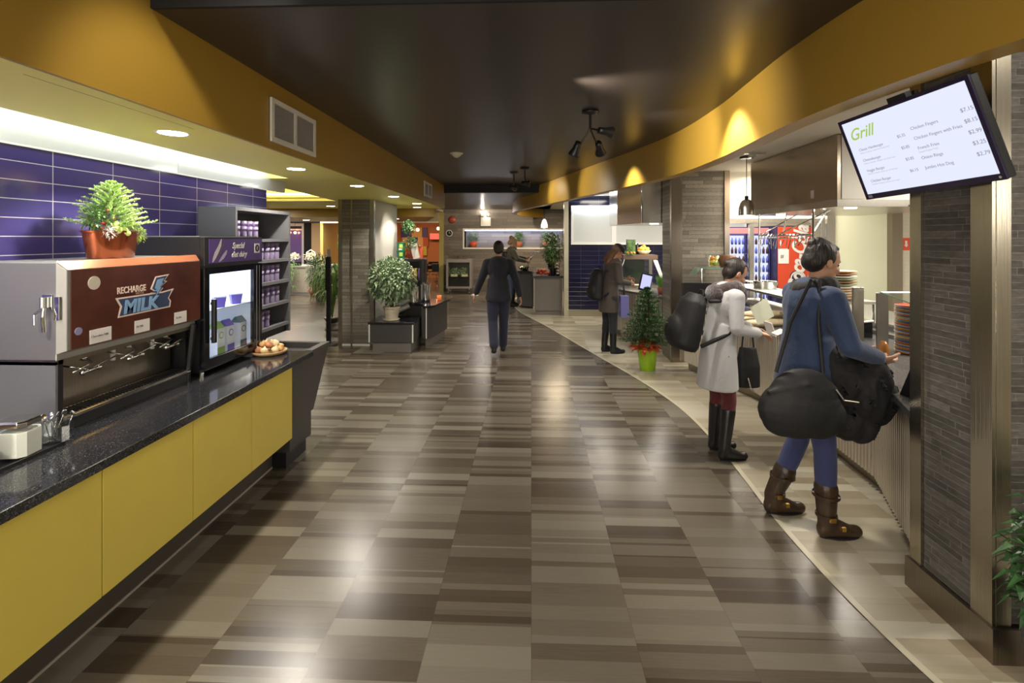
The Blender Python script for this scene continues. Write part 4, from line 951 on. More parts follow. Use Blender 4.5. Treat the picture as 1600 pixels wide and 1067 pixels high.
MB().ell((0, 0, 0), (.13, .03, .20)).ell((.0, 0, .28), (.12, .03, .18)).build('leaf_shape', GGN, t, smooth=True); MB().tube([(0, 0, .4), (0, 0, 1.07)], .004, 5).build('string', BLKP, t)
# ------------------------------------------------------------------ rack beside the column
RZ = 1.38
t = thing('display_rack', 'black open rack with a shelf of snack bags beside the flank of slate column', 'rack', (-2.27, 9.02, 0))
MB().box(-.26, .24, -.08, .16, RZ - .05, RZ).build('top', BLKP, t, bevel=.004); MB().box(-.26, .24, -.07, .15, 0, .10).build('base', BLKP, t)
for x in (-.26, .20): MB().box(x, x + .04, -.07, .14, .10, RZ - .05).build('side_panel', BLKP, t)
for z in (.98, .62): MB().box(-.22, .20, -.07, .12, z - .02, z).build('shelf', BLKP, t)
MB().box(-.22, .20, .12, .14, .10, RZ - .05).build('back_panel', BLKP, t)
for j in range(6):
    m = [mat('orange bag film', (.60, .18, .04), .3), mat('yellow bag film', (.62, .50, .08), .3), mat('purple bag film', (.16, .09, .28), .3)][j % 3] if j < 3 else bpy.data.materials[['orange bag film', 'yellow bag film', 'purple bag film'][j % 3]]
    b_ = MB().ell((0, 0, .11), (.034, .03, .11), n=12, m=8).box(-.036, .036, -.003, .003, .20, .225).build('snack_bag', m, loc=(-2.45 + j * .073, 9.0, .982), smooth=True)
    tag(b_, ['orange snack bag at the left end of the black rack shelf', 'yellow snack bag second from left on the black rack shelf', 'purple snack bag in the left half of the black rack shelf', 'orange snack bag in the right half of black rack shelf', 'yellow snack bag next to last on the black rack shelf', 'purple snack bag at the right end of black rack shelf'][j], 'snack bag', 'snack bags on the black rack')
GRN = mat('green coffee tin', (.02, .20, .09), .35)
for z, lb in ((0, 'lower green tin of the stack of two on the black rack'), (.155, 'upper green tin of the stack of two on the black rack')):
    t = thing('coffee_tin', lb, 'tin', (-2.44, 9.03, RZ + z))
    MB().lathe([(0, 0), (.070, 0), (.070, .015), (.08, .13), (.083, .135), (.083, .153), (0, .153)], 24).build('can', GRN, t, smooth=True, autosm=True)
    MB().box(-.01, .05, -.082, -.06, .05, .12).build('label', mat('lime tin label', (.45, .65, .12), .4) if z == 0 else bpy.data.materials['lime tin label'], t)
    if z: MB().box(-.02, .04, -.080, -.06, .01, .04).build('label', WHPL, t)
t = thing('topiary', 'ball topiary in a dark red pot on the black rack', 'potted plant', (-2.27, 9.08, RZ)); pot(t, .04, .055, .12, mat('dark red pot', (.25, .04, .03), .4))
f = MB(); bush(f, (-.04, 0, .60), (.12, .12, .12), 800, .040, .022, 51); bush(f, (.02, -.02, .28), (.14, .10, .13), 420, .05, .024, 52); f.build('foliage', mat('topiary leaves', (.07, .16, .06), .5, vary=.5, vscale=9), t)
MB().tube([(0, 0, .1), (-.01, 0, .3), (-.04, 0, .56)], .008, 6).build('trunk', BARK, t)
t = thing('menu_easel', 'white menu board leaning in a wooden easel on the black rack', 'sign', (-2.13, 9.0, RZ)); t.scale = (.58, .58, .58)
mt2 = Matrix.Rotation(R(-14), 4, 'Y'); MB().box(-.10, .10, -.01, .01, .02, .50, mtx=mt2).build('board', WHITEP, t)
MB().box(-.12, -.10, -.015, .015, 0, .5, mtx=mt2).box(.10, .12, -.015, .015, 0, .5, mtx=mt2).box(-.12, .12, -.015, .03, 0, .02, mtx=mt2).build('frame', mat('peach wood frame', (.60, .32, .18), .5), t)
tag(MB().box(-.035, .035, -.02, .02, 0, .24).build('printed_box', mat('red printed carton', (.60, .10, .04), .4), loc=(-2.075, 9.1, RZ)), 'red printed box standing behind the white menu easel', 'box')
t = thing('coffee_brewer', 'black coffee brewer on a dark stand right of the black rack', 'coffee machine', (-2.26, 9.75, 0)); MB().box(-.11, .13, -.12, .12, 0, 1.05).build('stand', BLKP, t); MB().box(-.12, .14, -.12, .12, 1.05, 1.36).build('housing', BLKP, t, bevel=.02); MB().box(-.04, .08, -.125, -.12, 1.20, 1.27).build('display', mat('dim display', (.10, .11, .13), .2), t)
# ------------------------------------------------------------------ dining room
PC = {'b': mat('blue panel', (.045, .045, .20), .5), 'o': mat('rust panel', (.38, .09, .03), .5), 'y': mat('ochre panel', (.55, .38, .07), .5), 'l': mat('lime panel', (.48, .46, .06), .5), 't': mat('tan panel', (.60, .38, .18), .5)}
PN = {'b': 'blue', 'o': 'rust red', 'y': 'ochre', 'l': 'lime yellow', 't': 'tan'}
rows = [(1.80, 2.24, ['b', 'b', 't', 'y', 'b']), (1.40, 1.80, ['t', 'o', 'b', 't', 'o']), (1.0, 1.40, ['l', 'o', 't', 'o', 'l'])]
rn = ['top', 'middle', 'bottom']; cn = ['leftmost', 'second from left', 'central', 'second from right', 'rightmost']
for ri, (z0, z1, cs) in enumerate(rows):
    for ci_, c in enumerate(cs):
        sh = [.0, .12, -.05][ri]
        tag(MB().box(-5.78 + ci_ * .235 + sh * .4, -5.548 + ci_ * .235 + sh * .4, 21.40, 21.47, z0, z1).build('wall_panel', PC[c]), '%s square panel on the orange dining wall, %s of the %s row' % (PN[c], cn[ci_], rn[ri]), 'wall panel')
t = thing('wall_television', 'small television glowing red on the orange dining room wall', 'television', (-4.26, 21.3, 1.68)); MB().box(-.235, .235, 0, .06, 0, .32).build('housing', BLKP, t, bevel=.005); MB().box(-.21, .21, -.006, 0, .03, .30).build('screen', emis('red screen', (1, .16, .10), .9), t)
for i, (x, y, z) in enumerate([(-4.98, 20.0, 2.14), (-4.80, 20.4, 2.12), (-3.92, 20.4, 2.17)]):
    t = thing('pendant_lamp', ['warm glowing pendant lamp in dining room, nearest of the three', 'warm glowing pendant lamp in dining room, middle of the three', 'warm glowing pendant lamp above the red television in the dining room'][i], 'pendant lamp', (x, y, z))
    MB().ell((0, 0, 0), .065).build('bulb', LAMPW, t, smooth=True); MB().tube([(0, 0, .06), (0, 0, 2.62 - z)], .006, 5).build('cord', BLKP, t)
WOOD = mat('brown table laminate', (.13, .065, .035), .4)
def dtable(loc, label):
    t = thing('dining_table', label, 'table', loc); MB().box(-.55, .55, -.4, .4, .71, .75).build('tabletop', WOOD, t, bevel=.005)
    MB().cyl((0, 0), .035, .03, .71, 12).build('pedestal', CHROME, t); MB().cyl((0, 0), .28, 0, .03, 20).build('base', BLKP, t)
dtable((-4.35, 18.3, 0), 'brown dining table with white napkin holder, through the far doorway'); dtable((-3.65, 19.8, 0), 'brown dining table farther back below the red television')
t = thing('napkin_holder', 'white napkin holder on nearer dining table', 'napkin holder', (-4.2, 18.2, .75)); MB().box(-.1, .1, -.06, .06, 0, .12).build('box', WHPL, t, bevel=.01); MB().box(-.07, .07, -.062, -.05, .03, .09).build('napkins', WHITEP, t)
ch = None
for i, (x, y, rz) in enumerate([(-3.95, 17.5, .3), (-3.35, 17.6, -.2), (-3.3, 18.5, 1.5), (-4.6, 17.45, 0), (-5.15, 17.8, .4), (-3.85, 19.1, .1)]):
    lb = 'dark dining chair with thin chrome legs, in dining room through the far doorway'
    if ch is None:
        ch = thing('dining_chair', lb, 'chair', (x, y, 0), rz, 'dining chairs beyond the far doorway')
        MB().box(-.21, .21, -.2, .2, .44, .47).build('seat', BLKP, ch, bevel=.01); MB().box(-.20, .20, -.21, -.18, .55, .85).build('backrest', BLKP, ch, bevel=.02)
        for sx in (-1, 1):
            for sy in (-1, 1): MB().tube([(sx * .17, sy * .17, .44), (sx * .22, sy * .24, 0)] if sy > 0 else [(sx * .18, -.2, .82), (sx * .18, -.18, .44), (sx * .22, -.26, 0)], .013, 6).build('leg', CHROME, ch)
    else: dup(ch, (x, y, 0), rz)
# ------------------------------------------------------------------ far wall items
t = thing('display_cart', 'grey wheeled cart with dark glass front and greenery inside, by the far wall', 'cart', (-2.28, 15.5, 0)); 
MB().box(-.40, .40, -.25, .25, .18, .24).box(-.40, .40, -.25, .25, 1.00, 1.10).box(-.40, -.34, -.25, .25, .24, 1.0).box(.34, .40, -.25, .25, .24, 1.0).box(-.34, .34, .2, .25, .24, 1.0).build('body', mat('grey cart metal', (.22, .20, .19), .4), t)
MB().box(-.34, .34, -.22, .2, .24, .55).build('lower_panel', BLKG, t); f = MB(); bush(f, (-.14, -.12, .70), (.16, .06, .10), 200, .07, .035, 61); bush(f, (.16, -.12, .70), (.14, .06, .12), 200, .07, .035, 62); f.build('greenery', PGN, t)
for x in (-.16, .18): MB().box(x - .10, x + .10, -.20, -.05, .551, .62).build('planter', CRM, t)
MB().box(-.34, .34, -.245, -.24, .24, 1.0).build('pane', TGLASS, t)
f = MB(); bush(f, (0, 0, 1.14), (.36, .15, .05), 160, .06, .03, 63); f.build('dried_garland', mat('brown twigs', (.12, .07, .05), .7), t)
for sx in (-1, 1):
    for sy in (-1, 1): MB().cyl((0, 0), .07, -.02, .02, 14, mtx=Matrix.Translation((sx * .33, sy * .2, .07)) @ Matrix.Rotation(R(90), 4, 'Y')).box(sx * .33 - .03, sx * .33 + .03, sy * .2 - .02, sy * .2 + .02, .10, .18).build('caster', CHROME, t)
t = thing('track_lamp', 'flat round cap on the floor beside the wheeled cart', 'floor cap', (-1.75, 15.0, 0)); MB().lathe([(0, .0), (.13, 0), (.05, .04), (0, .045)], 16).build('cap', WHPL, t, smooth=True)
for i, (x, n_, lb) in enumerate([(-1.93, 130, 'twin tufted green plant in a red pot at the left end of the wall niche'), (-.42, 190, 'bushy green plant in a terracotta pot in the middle of the wall niche'), (.48, 160, 'round green plant in a terracotta pot near the right end of wall niche')]):
    t = thing('niche_plant', lb, 'potted plant', (x, 16.22, 1.456)); MB().lathe([(0, 0), (.10, 0), (.13, .20), (0, .20)], 16).build('pot', mat('red glazed pot', (.55, .09, .03), .35) if i == 0 else TER, t, smooth=True)
    f = MB()
    if i == 0: bush(f, (-.08, 0, .33), (.08, .07, .15), 120, .06, .035, 71); bush(f, (.09, 0, .33), (.08, .07, .15), 120, .06, .035, 72)
    else: bush(f, (0, 0, .34), (.17, .1, .16), n_ + 100, .07, .035, 73 + i)
    f.build('foliage', GGN, t)
# ------------------------------------------------------------------ salad bar
t = thing('salad_counter', 'brown fronted salad bar counter with stone top, left of the purple tiled wall', 'counter', (0.06, 11.15, 0))
MB().box(0.04, .64, .02, 1.2, 0, .11).build('plinth', LGREY, t); MB().box(0, .66, 0, 1.3, .11, .86).build('body', LGREY, t); MB().box(-.02, .67, -.03, 1.32, .86, .905).build('countertop', GRAN, t); MB().box(-.002, .012, -.006, 0, .11, .86).box(.648, .662, -.006, 0, .11, .86).build('edge_strip', CRM, t)
t = thing('salad_counter', 'dark curved salad bar counter the olive coated person stands at', 'counter', (-.30, 12.2, 0))
MB().prism([(0.0, .1), (.30, -.05), (.36, -.05), (.36, 1.8), (0.0, 1.8), (-.08, .8)], .06, .90).build('body', DGREY, t); MB().prism([(-.04, .05), (.30, -.09), (.36, -.09), (.36, 1.82), (-.03, 1.82), (-.12, .8)], .90, .94).build('countertop', GRAN, t); MB().prism([(.04, .15), (.30, 0), (.34, 0), (.34, 1.7), (.04, 1.7)], 0, .06).build('kick', BLKP, t)
for i, (x, y, r, n_, sd, lb) in enumerate([(.52, 11.55, .20, 260, 81, 'tall leafy green plant in dark pot at the right end of the salad counter'), (.10, 12.9, .24, 260, 82, 'dark leafy plant on the curved salad counter behind the fruit')]):
    big_plant('counter_plant', lb, (x + (.0 if i == 0 else .42), y, .905 if i == 0 else .94), r, .42, .38, n_ + 260, .11, .04, GGN, BLKP, .09, .16, sd)
for j in range(11):
    a = j * 2.4; r = .03 * math.sqrt(j); o = MB().lathe([(0, .012), (.012, .004), (.03, .01), (.042, .035), (.038, .062), (.018, .072), (0, .064)], 14).build('apple', mat('red apple skin', (.45, .06, .03), .3) if j == 0 else bpy.data.materials['red apple skin'], loc=(.27 + r * math.cos(a) * 1.4, 11.36 + r * math.sin(a), .915 + (.055 if j < 5 else .0)), smooth=True)
    ap_ = 'on top of the pile' if j < 5 else 'at the foot of the pile'; tag(o, 'red apple %s on the salad counter' % ap_, 'apple', 'apples %s' % ap_)
t = thing('glass_vase', 'stacked clear glass dishes at the right end of the salad counter', 'glass dishes', (.64, 11.3, .905))
for k in range(4): MB().lathe([(0, .0), (.04, 0), (.05, .06), (.035, .07), (.045, .07)], 14).build('dish', CHROME, t, smooth=True).location = (-.02, 0, k * .075)
t = thing('sneeze_guard', 'steel framed glass food guard over the curved salad counter', 'food guard', (-.10, 12.3, .94))
MB().tube([(0, 0, 0), (.05, 0, .30), (.22, 0, .46), (.30, 0, .46)], .014, 8).tube([(0, 1.2, 0), (.05, 1.2, .30), (.22, 1.2, .46), (.30, 1.2, .46)], .014, 8).tube([(.22, 0, .46), (.22, 1.2, .46)], .012, 8).build('frame', CHROME, t, smooth=True); MB().box(.18, .34, 0, 1.2, .465, .475).build('pane', TGLASS, t)
for i, (x, y) in enumerate([(-.20, 12.45), (-.16, 12.75)]):
    t = thing('salad_bowl', ['steel salad bowl under the reaching hand on the curved counter', 'steel salad bowl farther along the curved counter'][i], 'bowl', (x, y, .94)); MB().lathe([(0, 0), (.06, 0), (.13, .09), (.135, .09), (.12, .08), (.05, .012), (0, .012)], 20).build('bowl', CHROME, t, smooth=True); f = MB(); bush(f, (0, 0, .06), (.09, .09, .03), 60, .04, .03, 90 + i); f.build('lettuce', MGN, t)
t = thing('pendant_lamp', 'clear glass pendant lamp hanging over the salad bar', 'pendant lamp', (.33, 12.3, 2.03)); MB().lathe([(.085, 0), (.08, .08), (.05, .18), (.015, .22)], 18).build('lamp_shade', mat('lit ribbed glass', (.7, .7, .6), .2, emit=(1, .95, .8), estr=1.2), t, smooth=True); MB().ell((0, 0, .03), .04).build('bulb', LAMP, t); MB().tube([(0, 0, .22), (0, 0, .69)], .006, 6).build('cord', BLKP, t); MB().cyl((0, 0), .06, .66, .69, 16).build('canopy', BLKP, t)
# ================================================================== RIGHT SIDE
# corrugated serving counter, following its bent front
def inset(P, d): return offs(P, d)
FR = [(1.99, 2.58), (2.36, 3.45), (2.42, 4.3), (2.38, 5.4), (2.03, 6.62)]
def bank(P, depth): return P + [(p[0] + depth, p[1]) for p in P[::-1]]
t = thing('serving_counter', 'long bent serving counter with corrugated metal front beside the slate column', 'counter', (0, 0, 0))
MB().prism(bank(offs(FR, .09), .62), 0, .12).build('toe_kick', STEELD, t)
MB().prism(bank(offs(FR, .035), .72), .12, .825).build('body', DGREY, t)
# corrugation: ribs of the sheet
def corr(P, z0, z1, pitch=.022, amp=.006):
    mb = MB(); pts = []
    for i in range(len(P) - 1):
        a, b = Vector(P[i]), Vector(P[i + 1]); L = (b - a).length; d = (b - a) / L; nn = Vector((d.y, -d.x)); k = int(L / pitch * 10)
        for j in range(k + (i == len(P) - 2)):
            s_ = j * L / k; q = a + d * s_ + nn * (amp * max(0, math.sin(2 * math.pi * s_ / pitch)) ** .5); pts.append((q.x, q.y))
    n = len(pts); mb.add([(x, y, z0) for x, y in pts] + [(x, y, z1) for x, y in pts], [(i, i + 1, n + i + 1, n + i) for i in range(n - 1)]); return mb
corr([(1.995, 2.59)] + FR[1:4] + [(2.035, 6.60)], .12, .825, .040, .022).build('corrugated_front', GALV, t, smooth=True)
MB().prism(bank(offs(FR, -.035), .82), .83, .87).build('countertop', TOPG, t, bevel=.004)
MB().box(2.0, 2.06, 6.58, 6.64, 0.12, .83).build('corner_post', STEEL, t)
# inner steel work surface of the cooking line
t = thing('cooking_line', 'steel cooking line counter with flat grill behind the serving counter', 'counter', (3.25, 3.2, 0))
MB().box(0, 1.0, 0, 3.2, 0, .86).build('body', STEEL, t); MB().box(-.02, 1.02, -.02, 3.22, .86, .90).build('top', STEELH, t); MB().box(.12, .85, .3, 1.6, .90, .93).build('griddle', STEELD, t, bevel=.004)
MB().box(.02, .10, 0, 3.2, .90, .96).build('rail', CHROME, t)
t = thing('serving_shelf', 'raised steel shelf on posts over the serving counter', 'shelf', (2.55, 4.76, .87)); MB().box(.0, .36, 0, 1.65, .28, .305).build('shelf_top', STEELH, t)
for x in (.03, .33):
    for y in (.04, .8, 1.6): MB().cyl((x, y), .014, 0, .28, 10).build('leg', CHROME, t)
MB().box(.01, .35, .1, 1.55, .12, .135).build('lower_shelf', STEELH, t)
t = thing('sauce_pan', 'wide steel pan standing on the raised serving shelf', 'pan', (2.78, 5.9, 1.176)); MB().lathe([(0, 0), (.12, 0), (.14, .08), (.145, .08), (.13, .075), (.11, .01), (0, .01)], 24).build('bowl', CHROME, t, smooth=True, autosm=True); MB().tube([(-.14, 0, .07), (-.34, .02, .10)], .010, 8).build('handle', CHROME, t)
BR = mat('pale baguette crust', (.68, .56, .36), .6, vary=.2, vscale=15)
for j, (x, y, z, rz, lb) in enumerate([(2.30, 5.05, .87, .1, 'long pale baguette lowest on the counter beside the white coat'), (2.34, 5.25, .87, .05, 'long pale baguette lying behind the lowest one'), (2.32, 5.15, .945, .12, 'long pale baguette on top of the other two')]):
    o = MB().ell((0, 0, .038), (.30, .05, .038), n=18, m=12).build('baguette', BR, loc=(x + .12, y, z), smooth=True, rotz=rz); tag(o, lb, 'bread')
t = thing('paper_sign', 'small white price card standing on the serving counter', 'sign', (2.22, 4.5, .87)); MB().box(-.004, .004, 0, .16, 0, .13, mtx=Matrix.Rotation(R(-18), 4, 'Y')).build('card', CARD, t)
# dark card reader / leaflet display at the counter front
t = thing('display_screen', 'small dark customer screen with orange picture, by the blue coated person', 'screen', (2.22, 4.05, .87)); MB().box(-.02, .02, 0, .13, .02, .22).build('housing', BLKP, t, bevel=.004); MB().box(-.023, -.02, .008, .122, .04, .21).build('screen', emis('violet screen', (.10, .06, .30), .8), t); MB().box(-.0245, -.0235, .02, .11, .06, .11).build('picture', emis('orange picture', (.9, .2, .08), .8), t); MB().box(-.04, .04, .02, .11, 0, .02).build('foot', BLKP, t)
# black monitor near the middle column
t = thing('computer_monitor', 'black screened monitor on the counter in front of the middle slate column', 'monitor', (2.10, 6.45, .87))
MB().box(-.13, .25, -.02, .01, .04, .315).build('housing', BLKP, t, bevel=.004); MB().box(-.115, .235, -.0225, -.02, .06, .30).build('screen', mat('dark screen', (.015, .016, .018), .12), t); MB().cyl((.06, .02), .02, .0, .06, 10).build('neck', BLKP, t); MB().cyl((.06, .02), .09, 0, .012, 20).build('base', BLKP, t)
t = thing('glass_shelf', 'small glass shelf on thin posts above the black monitor', 'shelf', (2.28, 6.60, .87)); MB().box(-.05, .42, -.13, .13, .50, .51).build('pane', TGLASS, t); MB().box(-.05, .42, -.135, -.13, .50, .51).build('edge', GEDGE, t); [MB().cyl((x, 0), .008, 0, .50, 8).build('post', CHROME, t) for x in (0, .38)]; MB().add([(-.05, -.13, .50), (-.14, -.13, .40), (-.14, .13, .40), (-.05, .13, .50)], [(0, 1, 2, 3)]).build('sloping_pane', GEDGE, t)
t = thing('fruit_jar', 'glass jar of mixed fruit on the glass shelf by the middle column', 'jar', (2.44, 6.6, 1.381)); MB().lathe([(0, 0), (.07, 0), (.075, .02), (.075, .15), (.07, .15), (.068, .01), (0, .01)], 18).build('glass_body', TGLASS, t, smooth=True)
for j in range(14): a = j * 2.4; MB().ell((.035 * math.cos(a), .035 * math.sin(a), .03 + .014 * (j // 2) * 1.1), .026, n=10, m=7).build('fruit', [mat('orange peel', (.65, .25, .03), .5), mat('lemon peel', (.65, .50, .06), .5), mat('leaf lime peel', (.25, .38, .06), .5)][j % 3] if j < 3 else bpy.data.materials[['orange peel', 'lemon peel', 'leaf lime peel'][j % 3]], t, smooth=True)
tag(MB().lathe([(0, 0), (.09, 0), (.12, .10), (.10, .16), (0, .16)], 18).build('wicker_pot', mat('dark wicker', (.16, .07, .03), .6, bump=.5, bscale=60), loc=(2.62, 6.6, 1.381), smooth=True), 'dark brown wicker pot beside the fruit jar', 'pot')
# sneeze guard posts, glass and plates
t = thing('sneeze_guard', 'glass food guard on two flat steel posts at the near end of the counter', 'food guard', (0, 0, .87))
for (x, y, h) in [(2.63, 4.03, .50), (2.73, 3.90, .47)]:
    MB().box(x - .04, x + .045, y - .01, y + .01, 0, h).build('post', STEEL, t, bevel=.002); MB().box(x - .055, x + .06, y - .04, y + .04, 0, .015).build('foot', CHROME, t)
g = MB().add([(2.70, 3.93, .50), (3.10, 3.93, .50), (2.95, 2.6, .40), (2.62, 2.6, .40), (2.70, 3.93, .507), (3.10, 3.93, .507), (2.95, 2.6, .407), (2.62, 2.6, .407)], [(0, 1, 2, 3), (7, 6, 5, 4), (0, 3, 7, 4), (1, 0, 4, 5), (2, 1, 5, 6), (3, 2, 6, 7)])
g = MB().add([(2.72, 3.90, .475), (2.78, 3.25, .35), (3.20, 3.25, .35), (3.14, 3.90, .475)], [(0, 1, 2, 3)]); g.build('pane', TGLASS, t); MB().tube([(2.72, 3.90, .475), (2.78, 3.25, .35)], .005, 6).tube([(2.72, 3.90, .475), (3.14, 3.90, .475)], .005, 6).build('edge', GEDGE, t)
PLC = [mat('orange glaze', (.72, .25, .05), .25), mat('blue glaze', (.10, .16, .38), .25), mat('yellow glaze', (.70, .48, .10), .25), mat('white glaze', (.70, .68, .62), .25), mat('red glaze', (.60, .10, .05), .25), mat('teal glaze', (.12, .34, .34), .25)]
plate = None; z = .871
for j in range(38):
    m = PLC[[0, 3, 1, 0, 2, 1, 3, 4, 0, 1, 5, 0, 3, 2, 1][j % 15]]
    o = MB().lathe([(0, 0), (.07, 0), (.08, .004), (.115, .010), (.117, .013), (.08, .008), (0, .006)], 28).build('plate', m, loc=(2.965 + rnd(-.002, .002), 3.90 + rnd(-.002, .002), z), smooth=True)
    pc_ = m.name.split()[0]; tag(o, '%s glazed plate in the tall multicoloured stack under the food guard' % pc_, 'plate', '%s plates of the multicoloured stack' % pc_); z += .0098
t = thing('plate_stand', 'steel stand carrying the stack of bowls in the kitchen', 'stand', (3.14, 5.0, .901)); MB().box(-.18, .22, -.16, .16, .225, .25).build('top', STEELH, t)
for x in (-.15, .19):
    for y in (-.13, .13): MB().cyl((x, y), .012, 0, .225, 8).build('leg', CHROME, t)
z = 1.152
for j in range(11):
    m = [PLC[3], mat('tan bowl glaze', (.55, .36, .20), .3), mat('olive bowl glaze', (.25, .30, .16), .3), mat('brown bowl glaze', (.30, .14, .07), .3)][[1, 1, 0, 1, 0, 2, 3, 2, 0, 3, 0][j]] if j < 4 else [PLC[3], bpy.data.materials['tan bowl glaze'], bpy.data.materials['olive bowl glaze'], bpy.data.materials['brown bowl glaze']][[1, 1, 0, 1, 0, 2, 3, 2, 0, 3, 1][j]]
    o = MB().lathe([(0, 0), (.06, 0), (.10, .012), (.135, .024), (.137, .030), (.10, .020), (0, .010)], 28).build('bowl', m, loc=(3.10, 5.0, z), smooth=True); pc_ = m.name.split()[0]; tag(o, 'wide %s glazed bowl in the stack on the kitchen stand' % pc_, 'bowl', '%s bowls stacked on the kitchen stand' % pc_); z += .026
t = thing('food_pan', 'black food pan with white rim cloth behind the flat steel posts', 'pan', (2.62, 4.45, .87)); MB().box(.0, .42, 0, .26, .0, .15).build('pan', BLKG, t, bevel=.01); MB().tube([(.0, -.01, .155), (.15, -.01, .165), (.3, -.01, .15), (.42, .0, .16)], .010, 8).build('cloth', WHPL, t)
tag(MB().lathe([(0, 0), (.03, 0), (.035, .03), (.03, .09), (.015, .12), (0, .12)], 14).build('sauce_bottle', mat('amber sauce', (.35, .14, .03), .2), loc=(2.66, 3.78, .87), smooth=True), 'little amber sauce bottle between the flat steel posts', 'bottle')
t = thing('tablet', 'dark tablet leaning by the slate column on the counter end', 'tablet', (2.12, 2.70, .87)); MB().box(-.005, .005, 0, .18, 0, .15, mtx=Matrix.Rotation(R(22), 4, 'Y')).build('housing', BLKP, t)
# hood over the grill
t = thing('range_hood', 'large brushed steel extractor hood over the cooking line', 'hood', (2.79, 4.55, 2.05))
h_ = MB(); h_.box(0, 1.35, .006, 1.75, 0.07, .665); h_.build('canopy', brushed('hood steel', (.50, .43, .35), .24, 2), t, bevel=.004)
MB().box(-.02, 1.37, -.03, 1.77, -.0, .07).build('lip', STEEL, t, bevel=.003); MB().box(.04, 1.35, -.002, .004, .075, .66).build('end_panel', WHITEP, t)
MB().box(-.003, 0, .12 + .25, .42, .11, .19).build('label_plate', CARD, t)
for y in (.03, 1.3): MB().cyl((.2, y + .1), .05, -.005, .001, 14).build('lamp', LAMP, t)
MB().tube([(.62, -.04, .02), (.62, -.045, -.04), (.63, -.045, -.08), (.66, -.045, -.09)], .007, 6).build('hook', CHROME, t)
light('hood_lamp', 'AREA', (3.3, 5.3, 2.03), 22, NEUT, .5, aim=(3.3, 5.3, 0), size_y=1.0)
# utensil rail
t = thing('utensil_rail', 'steel rail with hanging tongs and hooks below the hood', 'utensil rail', (2.70, 4.75, 1.80))
MB().tube([(0, 0, 0), (.02, 1.15, 0)], .010, 8).tube([(0, 0, -.03), (.02, 1.15, -.03)], .006, 8).build('rail', CHROME, t)
for a, b in [((0, .05, 0), (.35, .4, .25)), ((.0, .7, 0), (.3, .25, .25)), ((.01, .6, 0), (.3, 1.1, .25)), ((0, 1.1, 0), (.3, .8, .25))]: MB().tube([a, b], .008, 6).build('brace', CHROME, t)
rs = random.Random(3)
for k in range(16): y = .05 + k * .07; MB().tube([(0, y, .01), (-.015, y, -.01), (-.012, y, -.05), (rs.uniform(-.04, .0), y + rs.uniform(-.03, .03), -.09 - rs.random() * .07)], .0045, 5).build('hook', CHROME, t)
[MB().tube([(.0, y, .25), (0, y, -.60)], .012, 8).build('post', CHROME, t) for y in (.02, 1.12)]
# pendant
t = thing('pendant_lamp', 'brushed steel bell pendant lamp beside the large hood', 'pendant lamp', (2.52, 5.80, 2.03))
MB().lathe([(.088, 0), (.085, .09), (.068, .15), (.045, .18), (.02, .19), (0, .19)], 24).build('lamp_shade', STEEL, t, smooth=True, autosm=True); MB().cyl((0, 0), .022, .185, .23, 12).build('socket', BLKP, t); MB().cyl((0, 0), .004, .22, .67, 6).build('cord', BLKP, t); MB().cyl((0, 0), .075, .665, .69, 20).build('canopy', BLKP, t); MB().cyl((0, 0), .07, .004, .012, 16).build('bulb', LAMP, t)
t = thing('ceiling_sensor', 'small ceiling bracket between the yellow bulkhead and the hood', 'ceiling bracket', (2.45, 5.5, 2.72)); MB().box(-.15, .15, -.02, .02, -.02, 0).box(-.02, .02, -.05, .05, -.06, -.02).build('bracket', CHROME, t)
# menu television
C4 = [Vector(v) for v in ((1.665, 2.685, 2.40), (1.735, 1.975, 2.425), (1.892, 2.03, 1.995), (1.815, 2.73, 1.968))]
ctr = sum(C4, Vector()) / 4; rx = ((C4[1] - C4[0]) + (C4[2] - C4[3])).normalized(); uz = ((C4[0] - C4[3]) + (C4[1] - C4[2])); uz = (uz - rx * uz.dot(rx)).normalized(); nz_ = rx.cross(uz)
TW, TH = .705, .445
t = thing('menu_television', 'white lit menu screen tilted below the yellow bulkhead at the upper right', 'television', ctr)
t.rotation_euler = Matrix((rx, uz, nz_)).transposed().to_euler()
MB().box(-TW / 2, TW / 2, -TH / 2, TH / 2, -.045, -.003).build('housing', BLKP, t, bevel=.006)
bz = MB(); e_ = .018; bz.box(-TW / 2, TW / 2, -TH / 2, -TH / 2 + .028, -.004, .004); bz.box(-TW / 2, TW / 2, TH / 2 - e_, TH / 2, -.004, .004); bz.box(-TW / 2, -TW / 2 + e_, -TH / 2 + .028, TH / 2 - e_, -.004, .004); bz.box(TW / 2 - e_, TW / 2, -TH / 2 + .028, TH / 2 - e_, -.004, .004); bz.build('bezel', mat('dark violet bezel', (.02, .012, .05), .25), t)
scn = MB().box(-TW / 2 + e_, TW / 2 - e_, -TH / 2 + .028, TH / 2 - e_, -.003, .001).build('screen', emis('white screen', (.80, .84, 1.0), .93), t)
GT = emis('lime lettering', (.42, .62, .10), .9); TT = emis('grey lettering', (.28, .28, .34), 1); TL_ = emis('pale grey lettering', (.50, .50, .58), 1)
def tvt(s, x, y, sz, m, sh=0, b=0, al='LEFT'): text('lettering', s, sz, m, scn, (x, y, .0015), (1, 0, 0), (0, 1, 0), ext=.0003, shear=sh, bold=b, align=al)
tvt('Grill', -.315, .105, .085, GT, .45, .0008)
